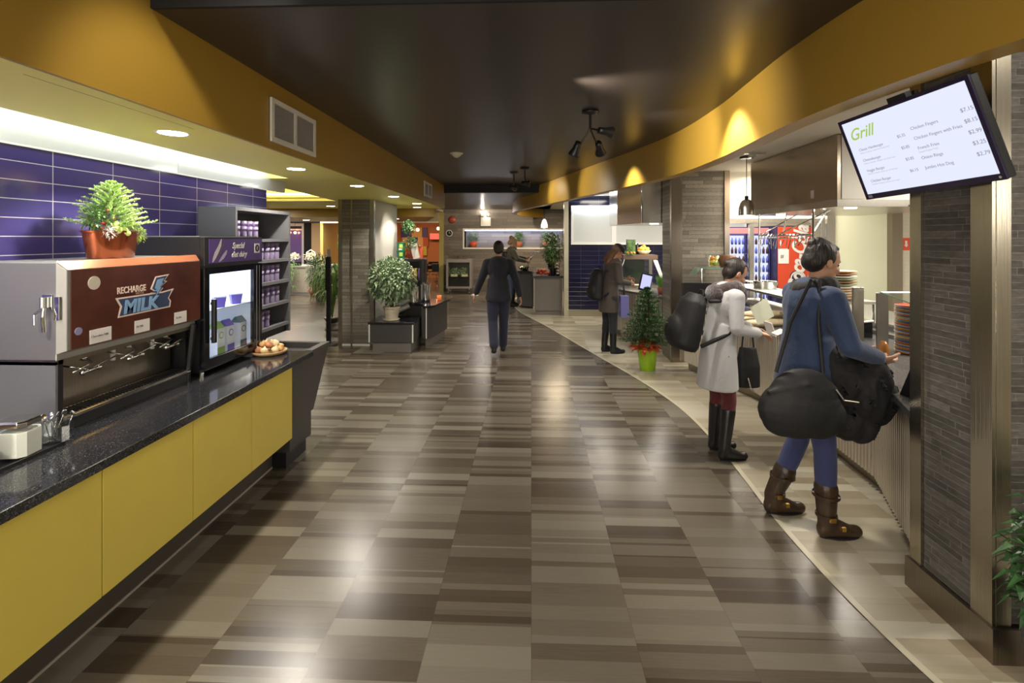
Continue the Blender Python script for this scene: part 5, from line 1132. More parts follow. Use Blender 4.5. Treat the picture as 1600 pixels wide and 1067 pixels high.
for k, (a, p, sub) in enumerate([('Classic Hamburger', '$5.35', 'lettuce, tomato, onion on a fresh bun'), ('Cheeseburger', '$5.85', 'lettuce, tomato, cheddar on a fresh bun'), ('Veggie Burger', '$5.85', 'lettuce, tomato, onion on a fresh bun'), ('Chicken Burger', '$6.15', 'breaded chicken, lettuce and mayo')]):
    y = .040 - k * .058; tvt(a, -.285, y, .020, TT); tvt(sub, -.285, y - .015, .012, TL_); tvt(p, .0, y + .014, .020, TT, al='RIGHT')
for k, (a, p) in enumerate([('Chicken Fingers', '$7.15'), ('Chicken Fingers with Fries', '$8.15'), ('French Fries', '$2.99'), ('Onion Rings', '$3.25'), ('Jumbo Hot Dog', '$2.79')]):
    y = .072 - k * .048; tvt(a, .035, y, .021, TT); tvt(p, .328, y + .012, .024, TT, al='RIGHT')
tvt('Sweet Potato Fries', .035, -.04, .012, TL_)
MB().tube([(0, .05, -.045), (0, .15, -.10), (0, .24, -.12)], .014, 8).box(-.08, .08, -.05, .05, -.06, -.045).box(-.05, .05, TH / 2 - .01, TH / 2 + .025, -.05, -.02).build('mount', BLKP, t)
MB().cyl((TW / 2 - .02, -TH / 2 + .014), .006, .004, .006, 12).build('logo_badge', CHROME, t); MB().box(-TW / 2 + .02, -TW / 2 + .045, -TH / 2 + .008, -TH / 2 + .022, .004, .0045).build('logo_badge', mat('pale badge', (.3, .3, .4), .4), t)
# drinks fridge, vending machine
t = thing('drinks_fridge', 'tall glass door drinks fridge with white lit rows, left of the red machine', 'fridge', (3.98, 10.3, 0))
MB().box(0, .98, .06, .7, 0, 2.0).build('cabinet', mat('navy fridge body', (.02, .02, .08), .3), t)
MB().box(.03, .95, .0, .06, 1.86, 1.98).build('header_sign', mat('dusky red header', (.35, .12, .12), .3, emit=(.5, .15, .15), estr=.3), t)
MB().box(.03, .46, .05, .06, .12, 1.84).box(.52, .95, .05, .06, .12, 1.84).build('lit_interior', emis('lit fridge interior', (.62, .68, 1), 1.2), t)
for x in (.03, .52):
    d_ = MB(); d_.box(x - .02, x, 0, .05, .1, 1.86); d_.box(x + .43, x + .45, 0, .05, .1, 1.86); d_.box(x, x + .43, 0, .05, .08, .12); d_.box(x, x + .43, 0, .05, 1.82, 1.86); d_.build('door', mat('navy door frame', (.03, .03, .12), .3) if x < .1 else bpy.data.materials['navy door frame'], t)
for r_ in range(8): MB().box(.03, .95, .02, .05, .30 + r_ * .19, .305 + r_ * .19).build('shelf', WHPL, t)
BC = [mat('blue bottle', (.08, .10, .40), .3), mat('dark cola bottle', (.05, .02, .02), .3), mat('clear bottle', (.5, .55, .7), .3), mat('violet bottle', (.25, .15, .45), .3)]
bo = None
for r_ in range(8):
    for k in range(12):
        x = 4.04 + k * .075 + (.04 if k > 5 else 0); 
        o = MB().lathe([(0, 0), (.025, 0), (.027, .08), (.011, .12), (.011, .14), (0, .14)], 8).build('bottle', BC[(r_ + (k // 3)) % 4], loc=(x, 10.322, .306 + r_ * .19), smooth=True) if bo is None or (r_ * 12 + k) < 4 else None
        if o is None:
            o = bo[(r_ * 5 + k // 2) % 4].copy(); COL.objects.link(o); o.location = (x, 10.322, .306 + r_ * .19)
        else:
            bo = (bo or []) + [o]
            if len(bo) < 4: pass
        rw_ = ['lowest', 'second', 'third', 'fourth', 'fifth', 'sixth', 'seventh', 'top'][r_]; sd_ = 'left' if k < 6 else 'right'; tag(o, 'small bottle on the %s lit shelf behind the %s drinks fridge door' % (rw_, sd_), 'bottle', 'bottles, %s shelf, %s fridge door' % (rw_, sd_))
        if len(bo) < 4 and k == 11: pass
RED = mat('soda red', (.55, .06, .025), .35, emit=(.7, .10, .04), estr=.08)
t = thing('vending_machine', 'red soda vending machine with white script lettering in the back room', 'vending machine', (5.68, 10.1, 0))
MB().box(-.70, .0, .02, .8, 0, 2.02).build('cabinet', mat('dark machine side', (.03, .03, .08), .4), t); MB().box(-.66, .0, 0, .02, .60, 2.0).build('front_panel', RED, t); MB().box(-.66, 0, 0, .02, .1, .60).build('lower_panel', mat('navy photo panel', (.02, .02, .06), .3), t)
MB().box(-.66, -.45, -.006, 0, 1.25, 1.55).build('notice', WHPL, t); text('lettering', '#', .12, DGREY, t, (-.62, -.008, 1.36), (1, 0, 0), (0, 0, 1))
text('lettering', 'Coca-Cola', .40, WHPL, t, (-.20, -.012, .66), (.10, 0, 1), (-1, 0, .10), shear=.25, bold=.014, sx=.78)
MB().ell((-.30, 0, .98), (.13, .012, .13)).build('printed_bubble', mat('dark bubble print', (.05, .03, .05), .2), t); MB().lathe([(.13, 0), (.15, 0), (.15, .006), (.13, .006)], 24, mtx=Matrix.Translation((-.27, -.012, .95)) @ Matrix.Rotation(R(90), 4, 'X')).build('printed_ring', WHPL, t)
for i, x in enumerate((4.40, 4.58)):
    s_ = thing('wall_sign', ['small red notice on purple tiles, left one of the pair in the back', 'small red notice on purple tiles, right one of the pair in the back'][i], 'sign', (x, 11.03, 1.28)); MB().box(-.07, .07, 0, .012, -.02, .22).build('plate', RED, s_); MB().lathe([(0, 0), (.035, 0), (.035, .003), (0, .003)], 14, mtx=Matrix.Translation((0, 0, .05)) @ Matrix.Rotation(R(90), 4, 'X')).build('symbol', WHPL, s_)
s_ = thing('fire_sign', 'red fire extinguisher sign with white arrow beside the near slate column', 'sign', (5.12, 6.935, 1.60)); MB().box(0, .26, 0, .01, 0, .17).build('plate', RED, s_); MB().add([(.045, -.002, .13), (.075, -.002, .13), (.075, -.002, .075), (.09, -.002, .075), (.06, -.002, .04), (.03, -.002, .075), (.045, -.002, .075)], [tuple(range(7))]).build('arrow', WHPL, s_); text('lettering', 'FIRE', .04, WHPL, s_, (.115, -.002, .11), (1, 0, 0), (0, 0, 1)); text('lettering', 'EXT', .04, WHPL, s_, (.115, -.002, .05), (1, 0, 0), (0, 0, 1))
# ------------------------------------------------------------------ second serving counter
F2 = [(2.12, 7.46), (1.58, 8.78)]
t = thing('serving_counter', 'short corrugated serving counter behind the little tree in the green pot', 'counter', (0, 0, 0))
P2 = [(1.56, 8.80), (2.10, 7.56), (2.95, 7.56), (2.95, 9.6), (1.56, 9.6)]
MB().prism([(1.62, 8.86), (2.16, 7.62), (2.9, 7.62), (2.9, 9.5), (1.62, 9.5)], 0, .13).build('toe_kick', STEELD, t); MB().prism(P2, .13, .82).build('body', DGREY, t); corr([(2.10, 7.555), (1.555, 8.80)][::1], .13, .82, .045, .022).build('corrugated_front', GALV, t, smooth=True)
MB().prism([(1.52, 8.78), (2.06, 7.53), (3.0, 7.53), (3.0, 9.62), (1.52, 9.62)], .82, .86).build('countertop', TOPG, t)
t = thing('food_display_case', 'glass sided food display case on the far serving counter', 'display case', (1.70, 8.95, .86))
MB().box(.0, .62, .0, .5, 0, .05).build('base', STEEL, t); MB().box(-.02, .60, -.01, .45, .52, .60).build('top', mat('bronze case top', (.16, .11, .08), .4, .3), t); MB().box(.44, .50, -.01, .03, .05, .52).build('post', STEEL, t); MB().box(.02, .05, .40, .43, .05, .52).build('post', STEEL, t)
MB().add([(.0, 0, .52), (-.14, -.0, .12), (-.14, .4, .12), (0, .4, .52)], [(0, 1, 2, 3)]).build('sloping_pane', TGLASS, t); MB().box(0, .44, .0, .006, .05, .52).build('pane', TGLASS, t); MB().tube([(.0, -.005, .52), (-.14, -.005, .12)], .008, 6).build('pane_edge', WHPL, t)
MB().box(.05, .42, .25, .3, .05, .50).build('inner_back', mat('dark green case back', (.03, .05, .04), .4), t); MB().add([(.50, 0, .55), (.60, 0, .50), (.72, 0, .15), (.66, 0, .15)], [(0, 1, 2, 3)]).build('side_guard', WHPL, t)
MB().box(.02, .44, -.02, .0, .05, .07).build('lit_edge', emis('lit case edge', (1, .8, .5), 1.2), t)
tag(MB().box(0, .15, -.06, .06, 0, .28).build('poster_box', mat('green photo print', (.06, .12, .03), .4, vary=.8, vscale=14), loc=(1.78, 9.15, 1.46)), 'dark green photo printed box standing on the food display case', 'box')
t = thing('fruit_bowl', 'bowl of orange and yellow fruit on top of the food display case', 'fruit bowl', (2.10, 9.15, 1.46)); MB().lathe([(0, 0), (.07, 0), (.13, .08), (.12, .08), (.06, .01), (0, .01)], 18).build('bowl', BRN[2], t, smooth=True)
for j in range(12): a = j * 2.4; r = .03 * math.sqrt(j); MB().ell((r * math.cos(a), r * math.sin(a), .15 - r * .6), .036, n=10, m=7).build('fruit', bpy.data.materials[['orange peel', 'lemon peel', 'leaf lime peel'][j % 3]], t, smooth=True)
t = thing('fruit_basket', 'mound of small fruit and greenery left of the printed box on the case', 'fruit bowl', (1.86, 8.98, 1.46)); f = MB(); bush(f, (-.06, 0, .05), (.10, .05, .06), 90, .05, .03, 95); f.build('greenery', GGN, t); MB().ell((.02, -.0, .035), .03, n=8, m=6).ell((-.04, -.03, .035), .03, n=8, m=6).ell((-.1, 0, .035), .03, n=8, m=6).build('fruit', bpy.data.materials['orange peel'], t, smooth=True)
t = thing('bottle', 'slim dark bottle behind the fruit bowl on the display case', 'bottle', (2.02, 9.32, 1.46)); MB().lathe([(0, 0), (.03, 0), (.03, .12), (.011, .16), (.011, .21), (0, .21)], 12).build('glass', BLKG, t, smooth=True)
t = thing('tablet_screen', 'tablet with pale violet lit screen on a stand at the far counter', 'tablet', (1.86, 8.15, .86)); q = Matrix.Rotation(R(14), 4, 'Y') @ Matrix.Rotation(R(-8), 4, 'X')
MB().box(-.10, .10, -.01, .01, .03, .33, mtx=q).build('housing', BLKP, t, bevel=.004); MB().box(-.075, .085, -.0125, -.01, .065, .30, mtx=q).build('screen', emis('violet white screen', (.55, .55, .95), 1.1), t); MB().box(-.06, .08, -.06, .06, 0, .03).build('foot', BLKP, t)
t = thing('grass_pot', 'little pot of upright green grass right of the tablet', 'potted plant', (2.12, 8.0, .86)); MB().lathe([(0, 0), (.055, 0), (.075, .11), (.065, .11), (0, .09)], 16).build('pot', TER, t, smooth=True); f = MB(); rs = random.Random(6)
for k in range(260): a = rs.uniform(0, 6.28); q_ = rs.random() ** .5 * .06; f.leaf((q_ * math.cos(a), q_ * math.sin(a), .09), (q_ * 5 * math.cos(a), q_ * 5 * math.sin(a), 1), rs.uniform(.12, .24), .008, .0)
f.build('grass', mat('bright grass blades', (.16, .36, .05), .5, vary=.3, vscale=20), t)
tag(MB().ell((0, 0, .04), (.10, .06, .04)).build('bread_roll', mat('yellow green napkin', (.55, .58, .25), .5), loc=(2.40, 7.9, .86), smooth=True), 'folded pale green cloth at the right end of the far counter', 'cloth')
# far hood
t = thing('range_hood', 'polished steel extractor hood hanging over the far serving counter', 'hood', (0, 0, 2.0)); MB().prism([(1.50, 8.55), (1.70, 7.55), (2.9, 7.55), (2.9, 9.4), (1.50, 9.4)], 0, .72).build('canopy', brushed('far hood steel', (.80, .78, .74), .22, 2), t, bevel=.004)
MB().box(1.695, 1.715, 7.54, 7.56, 0, .72).build('corner_strip', CHROME, t)
for (x, y) in [(2.0, 8.0), (2.4, 8.0)]: MB().cyl((x, y), .07, -.008, .002, 16).build('lamp', LAMP, t)
light('hood_lamp', 'AREA', (2.2, 8.6, 1.97), 14, NEUT, .5, aim=(2.2, 8.6, 0), size_y=.6)
# ------------------------------------------------------------------ tree in the green bucket
t = thing('potted_tree', 'little dark conifer in a lime green bucket with orange wrapping, on pale floor', 'potted plant', (1.56, 6.60, .003))
MB().lathe([(0, 0), (.095, 0), (.10, .01), (.135, .27), (.142, .27), (.142, .285), (.13, .285), (.12, .25), (0, .25)], 28).build('bucket', mat('lime green tin', (.30, .52, .02), .35), t, smooth=True, autosm=True)
f = MB(); bush(f, (-.03, 0, .31), (.18, .16, .045), 340, .08, .05, 101, droop=.1); f.build('wrapping', mat('orange red mesh', (.60, .12, .03), .6, vary=.3, vscale=20), t)
f = MB(); tw = MB(); conifer(f, (0, 0, .30), .80, .34, 12, 10, .055, .018, seedk=12, dens=20, up=.05, droop=.05, tw=tw); f.build('foliage', mat('dark conifer needles', (.05, .12, .035), .5, vary=.4, vscale=10), t); tw.tube([(0, 0, .25), (.02, 0, .7), (0, 0, 1.08)], .014, 6); tw.build('trunk', BARK, t)
# plant at the right picture edge
t = thing('leafy_plant', 'glossy dark leaved plant in front of slate wall, cropped by the right picture edge', 'potted plant', (2.02, 1.85, .003)); pot(t, .12, .155, .24, DGREY)
f = MB(); bush(f, (0, -.06, .60), (.30, .14, .34), 1100, .075, .030, 111, droop=.45); f.build('foliage', mat('glossy dark leaves', (.035, .10, .025), .35, vary=.4, vscale=14), t); MB().tube([(0, 0, .2), (.02, 0, .5), (0, 0, .8)], .012, 6).build('stem', BARK, t)
# ================================================================== PEOPLE
SKIN = mat('warm skin', (.50, .27, .17), .5, sss=.15, vary=.06, vscale=10)
def hand(mb, w, d, n, side=1, s=1.0, curl=.5):
    """palm at wrist w, pointing d, palm facing n"""
    w = Vector(w); d = Vector(d).normalized(); n = Vector(n); n = (n - d * n.dot(d)).normalized(); x = d.cross(n).normalized() * side
    for k in range(4): mb.cap(w + x * (k - 1.5) * .010 * s, w + d * .085 * s + x * (k - 1.5) * .0195 * s, .014 * s, .0115 * s, 8)
    for k, L in enumerate((.062, .075, .080, .070)):
        b = w + d * .085 * s + x * (1.5 - k) * -.0195 * s; c1 = curl * .7; c2 = curl * 1.5
        m1 = b + (d * math.cos(c1) + n * math.sin(c1)) * L * .5 * s; m2 = m1 + (d * math.cos(c2) + n * math.sin(c2)) * L * .3 * s; m3 = m2 + (d * math.cos(c2 * 1.3) + n * math.sin(c2 * 1.3)) * L * .25 * s
        mb.chain([b, m1, m2, m3], [.0095 * s, .009 * s, .0082 * s, .007 * s], 8)
    b = w + d * .025 * s + x * .025 * s
    mb.chain([b, b + (d * .6 + x * .8 + n * .2) * .035 * s, b + (d * .9 + x * .75 + n * .5) * .062 * s], [.014 * s, .0115 * s, .009 * s], 8)
def person(name_label, loc, rz, P):
    t = thing('person', name_label, 'person', loc, rz); s = P.get('s', 1.0)
    V = lambda p: Vector(p) * s
    hip = V(P.get('hip', (0, 0, .93))); nb = V(P['neck']); hc = V(P['head']); pitch = P.get('pitch', 0); yaw = P.get('yaw', 0)
    up = (nb - hip).normalized(); sh = P.get('shoulder', .175) * s
    HM = Matrix.Translation(hc) @ Matrix.Rotation(yaw, 4, 'Z') @ Matrix.Rotation(-pitch, 4, 'X') @ Matrix.Scale(s, 4)
    b = MB()
    # torso
    b.loft([(hip.x, hip.y, hip.z - .06 * s, .15 * s, .11 * s), (hip.x, hip.y - .01, hip.z + .04 * s, .155 * s, .115 * s)], 16)
    mid = hip.lerp(nb, .45); ch = hip.lerp(nb, .78)
    b.cap(hip, mid, .125 * s, .115 * s); b.ell(tuple(ch), (.155 * s, .11 * s, .17 * s), (-math.atan2(up.y, up.z), 0, 0)); b.cap(mid, ch, .115 * s, .12 * s)
    b.cap(nb - up * .02, hc - (HM.to_3x3() @ Vector((0, .0, .03))), .055 * s, .05 * s)
    # head
    def he(c, r, rot=None):
        m = MB(); m.ell(c, r, rot); b.add(m.v, m.f, HM)
    def hcap(p0, p1, r0, r1):
        m = MB(); m.cap(p0, p1, r0, r1, 10); b.add(m.v, m.f, HM)
    he((0, -.012, .035), (.076, .096, .098)); he((0, .022, -.045), (.058, .068, .062)); he((0, .062, -.082), (.024, .020, .018)); he((0, .070, .040), (.046, .018, .014))
    hcap((0, .084, .022), (0, .108, -.016), .008, .0125); he((0, .096, -.020), (.017, .010, .008)); he((0, .086, -.048), (.024, .011, .0065)); he((0, .084, -.060), (.021, .011, .007))
    he((.040, .058, -.018), (.022, .020, .020)); he((-.040, .058, -.018), (.022, .020, .020)); he((.078, -.012, .0), (.008, .020, .032), (0, 0, .3)); he((-.078, -.012, .0), (.008, .020, .032), (0, 0, -.3))
    # limbs
    for k, sd in (('R', 1), ('L', -1)):
        kn = V(P['knee' + k]); an = V(P['ankle' + k]); h2 = hip + Vector((sd * .088 * s, 0, -.03 * s)); toe = an + V(P.get('toe' + k, (0.0, .15, -.055))) * .55
        b.chain([h2, h2.lerp(kn, .5), kn, kn.lerp(an, .35), an], [.088 * s, .074 * s, .056 * s, .056 * s, .037 * s]); b.cap(an, toe, .034 * s, .018 * s)
        S = nb + Vector((sd * sh, 0, -.055 * s)); el = V(P['elbow' + k]); wr = V(P['wrist' + k])
        b.chain([nb - up * .04, S], [.06 * s, .056 * s]); b.chain([S, el, wr], [.050 * s, .038 * s, .026 * s]); d = (wr - el).normalized() if P.get('hd' + k) is None else Vector(P['hd' + k])
        hand(b, wr + d * .01, d, P.get('palm' + k, (-sd, 0, -.2)), sd, s, P.get('curl', .55))
    blob('body', b, SKIN, t, P.get('voxel', .008), 3)
    for sd in (1, -1):
        m = MB(); m.ell((sd * .031, .067, .016), (.012, .010, .008)); e = MB(); e.add(m.v, m.f, HM); e.build('eye', mat('dark eyes', (.03, .02, .015), .15) if not bpy.data.materials.get('dark eyes') else bpy.data.materials['dark eyes'], t, smooth=True)
    # trousers
    tr = MB(); tr.cap(hip + Vector((-.05 * s, 0, 0)), hip + Vector((.05 * s, 0, 0)), .112 * s, .112 * s); k_ = P.get('tight', 1.12)
    for k, sd in (('R', 1), ('L', -1)):
        kn = V(P['knee' + k]); an = V(P['ankle' + k]); h2 = hip + Vector((sd * .088 * s, 0, -.03 * s)); en = an if P.get('longtr', True) else kn.lerp(an, .55)
        tr.chain([h2, h2.lerp(kn, .5), kn, kn.lerp(an, .35), en + Vector((0, 0, .03 * s))], [.094 * s * k_ / 1.12, .083 * s * k_ / 1.12, .060 * s * k_, .058 * s * k_, .043 * s * k_ * P.get('flare', 1)])
    blob('trousers', tr, P['trm'], t, .011, 4)
    # boots
    for k, sd in (('R', 1), ('L', -1)):
        kn = V(P['knee' + k]); an = V(P['ankle' + k]); toe = an + V(P.get('toe' + k, (0.0, .15, -.055))); bt = MB(); top = an.lerp(kn, P.get('boot', .3)); dd = (toe - an); dd.z = 0; dd.normalize()
        rb = P.get('bootr', .062) * s
        bt.chain([top, an + Vector((0, 0, .03 * s)), an - Vector((0, 0, .02 * s))], [rb, .050 * s, .046 * s]); fl_ = an.z - .055 * s
        a0 = Vector((an.x, an.y, 0)); 
        for q_ in range(13):
            f_ = -.022 + q_ * .0165; rr = .036 + .007 * math.sin(q_ / 12 * 3.0); hh = .034 + .030 * max(0, 1 - abs(q_ - 3) / 6.5)
            c = a0 + dd * f_ * s; bt.ell((c.x, c.y, an.z - .085 * s + hh * .92 * s), (rr * s, rr * s, hh * s), n=14, m=8)
        bb = blob('boot', bt, P['btm'], t, .008, 7)
        so_ = MB(); nn_ = Vector((dd.y, -dd.x, 0)); ol = []
        for q_ in range(20):
            a_ = 2 * math.pi * q_ / 20; f_ = .078 + .118 * math.cos(a_); ww = (.043 if f_ > .04 else .036) * math.sin(a_); c = a0 + dd * f_ * s + nn_ * ww * s; ol.append((c.x, c.y))
        so_.prism(ol, an.z - .094 * s, an.z - .078 * s).build('sole', RUBBER, bb)
        if P.get('buckles'):
            for z_, rr in ((.20, rb * 1.02), (.085, .052)):
                c = an.lerp(kn, (z_ - .04) / .415); c = Vector((c.x, c.y, an.z + z_ - .04)); MB().lathe([(rr * s + .003, -.008), (rr * s + .006, -.008), (rr * s + .006, .008), (rr * s + .003, .008)], 20, mtx=Matrix.Translation(c)).build('strap', P['btm'], bb)
            g_ = MB()
            for z_ in (.16, .045):
                c = an.lerp(kn, z_ / .415); g_.box(c.x + (sd * .058 if sd > 0 else .050) * s, c.x + (sd * .070 if sd > 0 else .062) * s, c.y - .022, c.y + .012, c.z - .013, c.z + .013)
            g_.box(an.x + .036, an.x + .050, an.y + .060, an.y + .084, an.z - .030, an.z - .006)
            g_.build('buckle', mat('gold buckle', (.75, .50, .15), .2, 1.0) if not bpy.data.materials.get('gold buckle') else bpy.data.materials['gold buckle'], bb)
    # coat
    ct = MB(); hem = P['hem'] * s; fl = P.get('fl', (.19, .15)); g = P.get('bulk', 1.0)
    nbz = nb.z; 
    if hem < hip.z:
        hx, hy = hip.x, hip.y
        ct.loft([(hx, hy - .01, hem, fl[0] * s, fl[1] * s), (hx, hy - .005, (hem + hip.z) / 2, (fl[0] * .6 + .17 * .4) * s * g, (fl[1] * .6 + .135 * .4) * s * g), (hx, hy, hip.z + .02 * s, .170 * s * g, .135 * s * g), (mid.x, mid.y, mid.z, .145 * s * g, .122 * s * g)], 24)
    ct.cap(hip + up * .02, mid, .130 * s * g, .128 * s * g); ct.cap(mid, ch, .128 * s * g, .132 * s * g); ct.ell(tuple(ch), (.178 * s * g, .130 * s * g, .185 * s), (-math.atan2(up.y, up.z), 0, 0))
    for k, sd in (('R', 1), ('L', -1)):
        S = nb + Vector((sd * sh, 0, -.055 * s)); el = V(P['elbow' + k]); wr = V(P['wrist' + k])
        ct.chain([nb - up * .05, S], [.075 * s, .072 * s * g]); ct.chain([S, S.lerp(el, .5), el, el.lerp(wr, .9)], [.070 * s * g, .062 * s * g, .055 * s * g, .044 * s * g])
    co = blob('coat', ct, P['ctm'], t, .010, 4)
    # scarf or collar
    if P.get('scm'):
        sc_ = MB(); rs = random.Random(2); k = 16
        for i in range(k):
            a = 2 * math.pi * i / k; c = nb + Vector((math.cos(a) * .085 * s, math.sin(a) * .085 * s + .01, .005 + .02 * math.sin(a) + rs.uniform(-.01, .01))); sc_.ell(tuple(c), (.048 * s * P.get('scr', 1),) * 3)
        if P.get('scfront'): sc_.ell(tuple(nb + Vector((0, .12, -.05))), (.08, .05, .09)); sc_.ell(tuple(nb + Vector((.0, -.10, -.04))), (.12, .05, .08))
        blob('scarf', sc_, P['scm'], t, .009, 3)
    # hair
    hr = MB(); 
    def hh(c, r, rot=None): m = MB(); m.ell(c, r, rot); hr.add(m.v, m.f, HM)
    hh((0, -.034, .050), (.085, .092, .094)); hh((0, -.055, .0), (.076, .058, .075)); hh((.058, -.02, .035), (.026, .05, .05)); hh((-.058, -.02, .035), (.026, .05, .05)); hh((0, .012, .110), (.052, .048, .022))
    for c, r in P.get('hair', []): hh(c, r)
    blob('hair', hr, P['hrm'], t, .008, 2)
    if P.get('cap'):
        cp_ = MB(); m = MB(); m.ell((0, -.012, .085), (.094, .106, .070)); cp_.add(m.v, m.f, HM); blob('knit_cap', cp_, mat('charcoal knit', (.022, .020, .022), .8, bump=.4, bscale=60), t, .009, 2)
    return t, HM
CLH = lambda n, c, **k: mat(n, c, .85, bump=.25, bscale=45, sheen=.15, **k)
HB = mat('near black hair', (.016, .010, .008), .5, bump=.8, bscale=70, stretch=(1, 1, .15)); HBR = mat('brown hair', (.16, .075, .035), .45, bump=.3, bscale=50); HL = mat('light brown hair', (.38, .24, .12), .5, bump=.4, bscale=50)
# 1 walking away down the corridor
person('person in dark navy coat and trousers walking away down the middle of the corridor', (-.50, 7.45, 0), R(4), dict(s=.985, neck=(0, .03, 1.45), head=(0, .06, 1.61), pitch=.15, kneeR=(.08, .10, .50), ankleR=(.07, .16, .085), kneeL=(-.09, -.02, .50), ankleL=(-.07, -.22, .15), toeL=(0, .10, -.10),
    elbowR=(.27, -.10, 1.15), wristR=(.33, -.05, .90), elbowL=(-.27, .02, 1.15), wristL=(-.36, .10, .92), trm=CLH('dark indigo trousers', (.018, .020, .045)), btm=mat('black shoe leather', (.012, .012, .014), .35), boot=.12, bootr=.052, tight=1.3, flare=1.3,
    hem=.82, fl=(.20, .15), bulk=1.12, ctm=CLH('dark navy wool', (.012, .013, .022)), hrm=HB, scm=CLH('navy collar', (.012, .013, .022)), scr=.7))
# 2 at the salad bar
person('person in olive coat with light brown bun reaching over the curved salad bar', (-.56, 12.55, 0), R(-75), dict(s=1.03, neck=(0, .05, 1.44), head=(0, .10, 1.60), pitch=.45, kneeR=(.09, .02, .50), ankleR=(.09, -.02, .085), kneeL=(-.09, .12, .50), ankleL=(-.09, .10, .085),
    elbowR=(.26, .14, 1.20), wristR=(.20, .36, 1.14), elbowL=(-.22, .22, 1.22), wristL=(-.16, .46, 1.20), trm=CLH('blue denim', (.05, .07, .14)), btm=mat('dark leather', (.02, .015, .012), .4), boot=.5, hem=.90, fl=(.19, .15), bulk=1.1, ctm=CLH('olive twill', (.085, .075, .045)), hrm=HL,
    hair=[((0, -.10, .09), (.06, .06, .055)), ((0, -.09, -.03), (.075, .05, .07))], scm=CLH('olive hood', (.085, .075, .045)), voxel=.01))
# 3 at the far serving counter
person('person in grey brown coat with long auburn hair looking down at the far food case', (1.20, 7.55, 0), R(-72), dict(s=.96, neck=(0, .06, 1.45), head=(0, .14, 1.60), pitch=.65, kneeR=(.08, .03, .50), ankleR=(.08, .03, .085), kneeL=(-.09, .0, .50), ankleL=(-.09, -.04, .085),
    elbowR=(.25, .06, 1.16), wristR=(.16, .28, 1.12), elbowL=(-.24, .12, 1.16), wristL=(-.10, .34, 1.16), trm=CLH('charcoal leggings', (.02, .022, .03)), btm=mat('tall black boots', (.012, .012, .014), .35), boot=.85, bootr=.062, longtr=False, hem=.66, fl=(.18, .15), bulk=1.02, ctm=CLH('grey brown wool', (.075, .062, .050)), hrm=HBR,
    hair=[((.03, -.07, -.08), (.05, .05, .10)), ((.04, -.06, -.18), (.045, .045, .09)), ((-.03, -.08, -.12), (.05, .05, .12))], scm=CLH('taupe hood', (.12, .08, .06)), scr=1.1, cap=True))
# 4 white coat
t4, HM4 = person('person in pale grey white coat with dark bun and fluffy scarf, holding papers at counter', (1.52, 4.02, .004), R(-82), dict(s=.93, shoulder=.165, neck=(0, .07, 1.45), head=(0, .155, 1.575), pitch=.55, kneeR=(.09, .05, .50), ankleR=(.10, .0, .085), kneeL=(-.08, .03, .50), ankleL=(-.11, .02, .085), toeR=(.0, .15, -.055),
    elbowR=(.22, .04, 1.14), wristR=(.14, .29, 1.085), elbowL=(-.20, .12, 1.16), wristL=(-.07, .34, 1.10), palmR=(-.3, 0, -1), palmL=(.3, 0, -1), trm=CLH('burgundy leggings', (.10, .012, .014)), btm=mat('black riding boots', (.012, .011, .012), .3), boot=.80, bootr=.062, longtr=False, tight=1.0, hem=.60, fl=(.20, .165), bulk=1.0,
    ctm=CLH('pale grey wool', (.50, .50, .51)), hrm=HB, hair=[((0, -.108, .05), (.038, .034, .036)), ((0, -.03, .115), (.05, .06, .03))], scm=mat('fluffy dark plum yarn', (.045, .028, .032), .95, bump=1, bscale=60, sheen=.6), scr=1.25, scfront=True, voxel=.0065))
# 5 blue coat
t5, HM5 = person('person in dark blue jacket with near black hair and buckled brown boots, nearest the camera', (1.68, 3.06, .004), R(-86), dict(s=1.0, shoulder=.175, neck=(0, .05, 1.46), head=(0, .115, 1.605), pitch=.35, kneeR=(.10, .06, .50), ankleR=(.12, .055, .085), kneeL=(-.09, .02, .50), ankleL=(-.14, -.12, .085),
    elbowR=(.25, .10, 1.15), wristR=(.16, .34, 1.06), elbowL=(-.22, .14, 1.16), wristL=(-.06, .36, 1.06), palmR=(-.5, 0, .8), palmL=(.5, 0, .8), trm=CLH('blue denim jeans', (.035, .045, .13)), btm=mat('brown boot leather', (.045, .026, .014), .35, vary=.3, vscale=14), boot=.48, bootr=.066, tight=1.05, buckles=True, hem=.84, fl=(.18, .145), bulk=1.10,
    ctm=CLH('dark blue fleece', (.028, .050, .115)), hrm=HB, hair=[((0, -.100, .095), (.034, .03, .032)), ((0, -.08, .0), (.07, .045, .07)), ((.0, -.06, .13), (.03, .04, .02))], scm=CLH('black scarf', (.010, .009, .010)), scr=1.1, voxel=.0065))
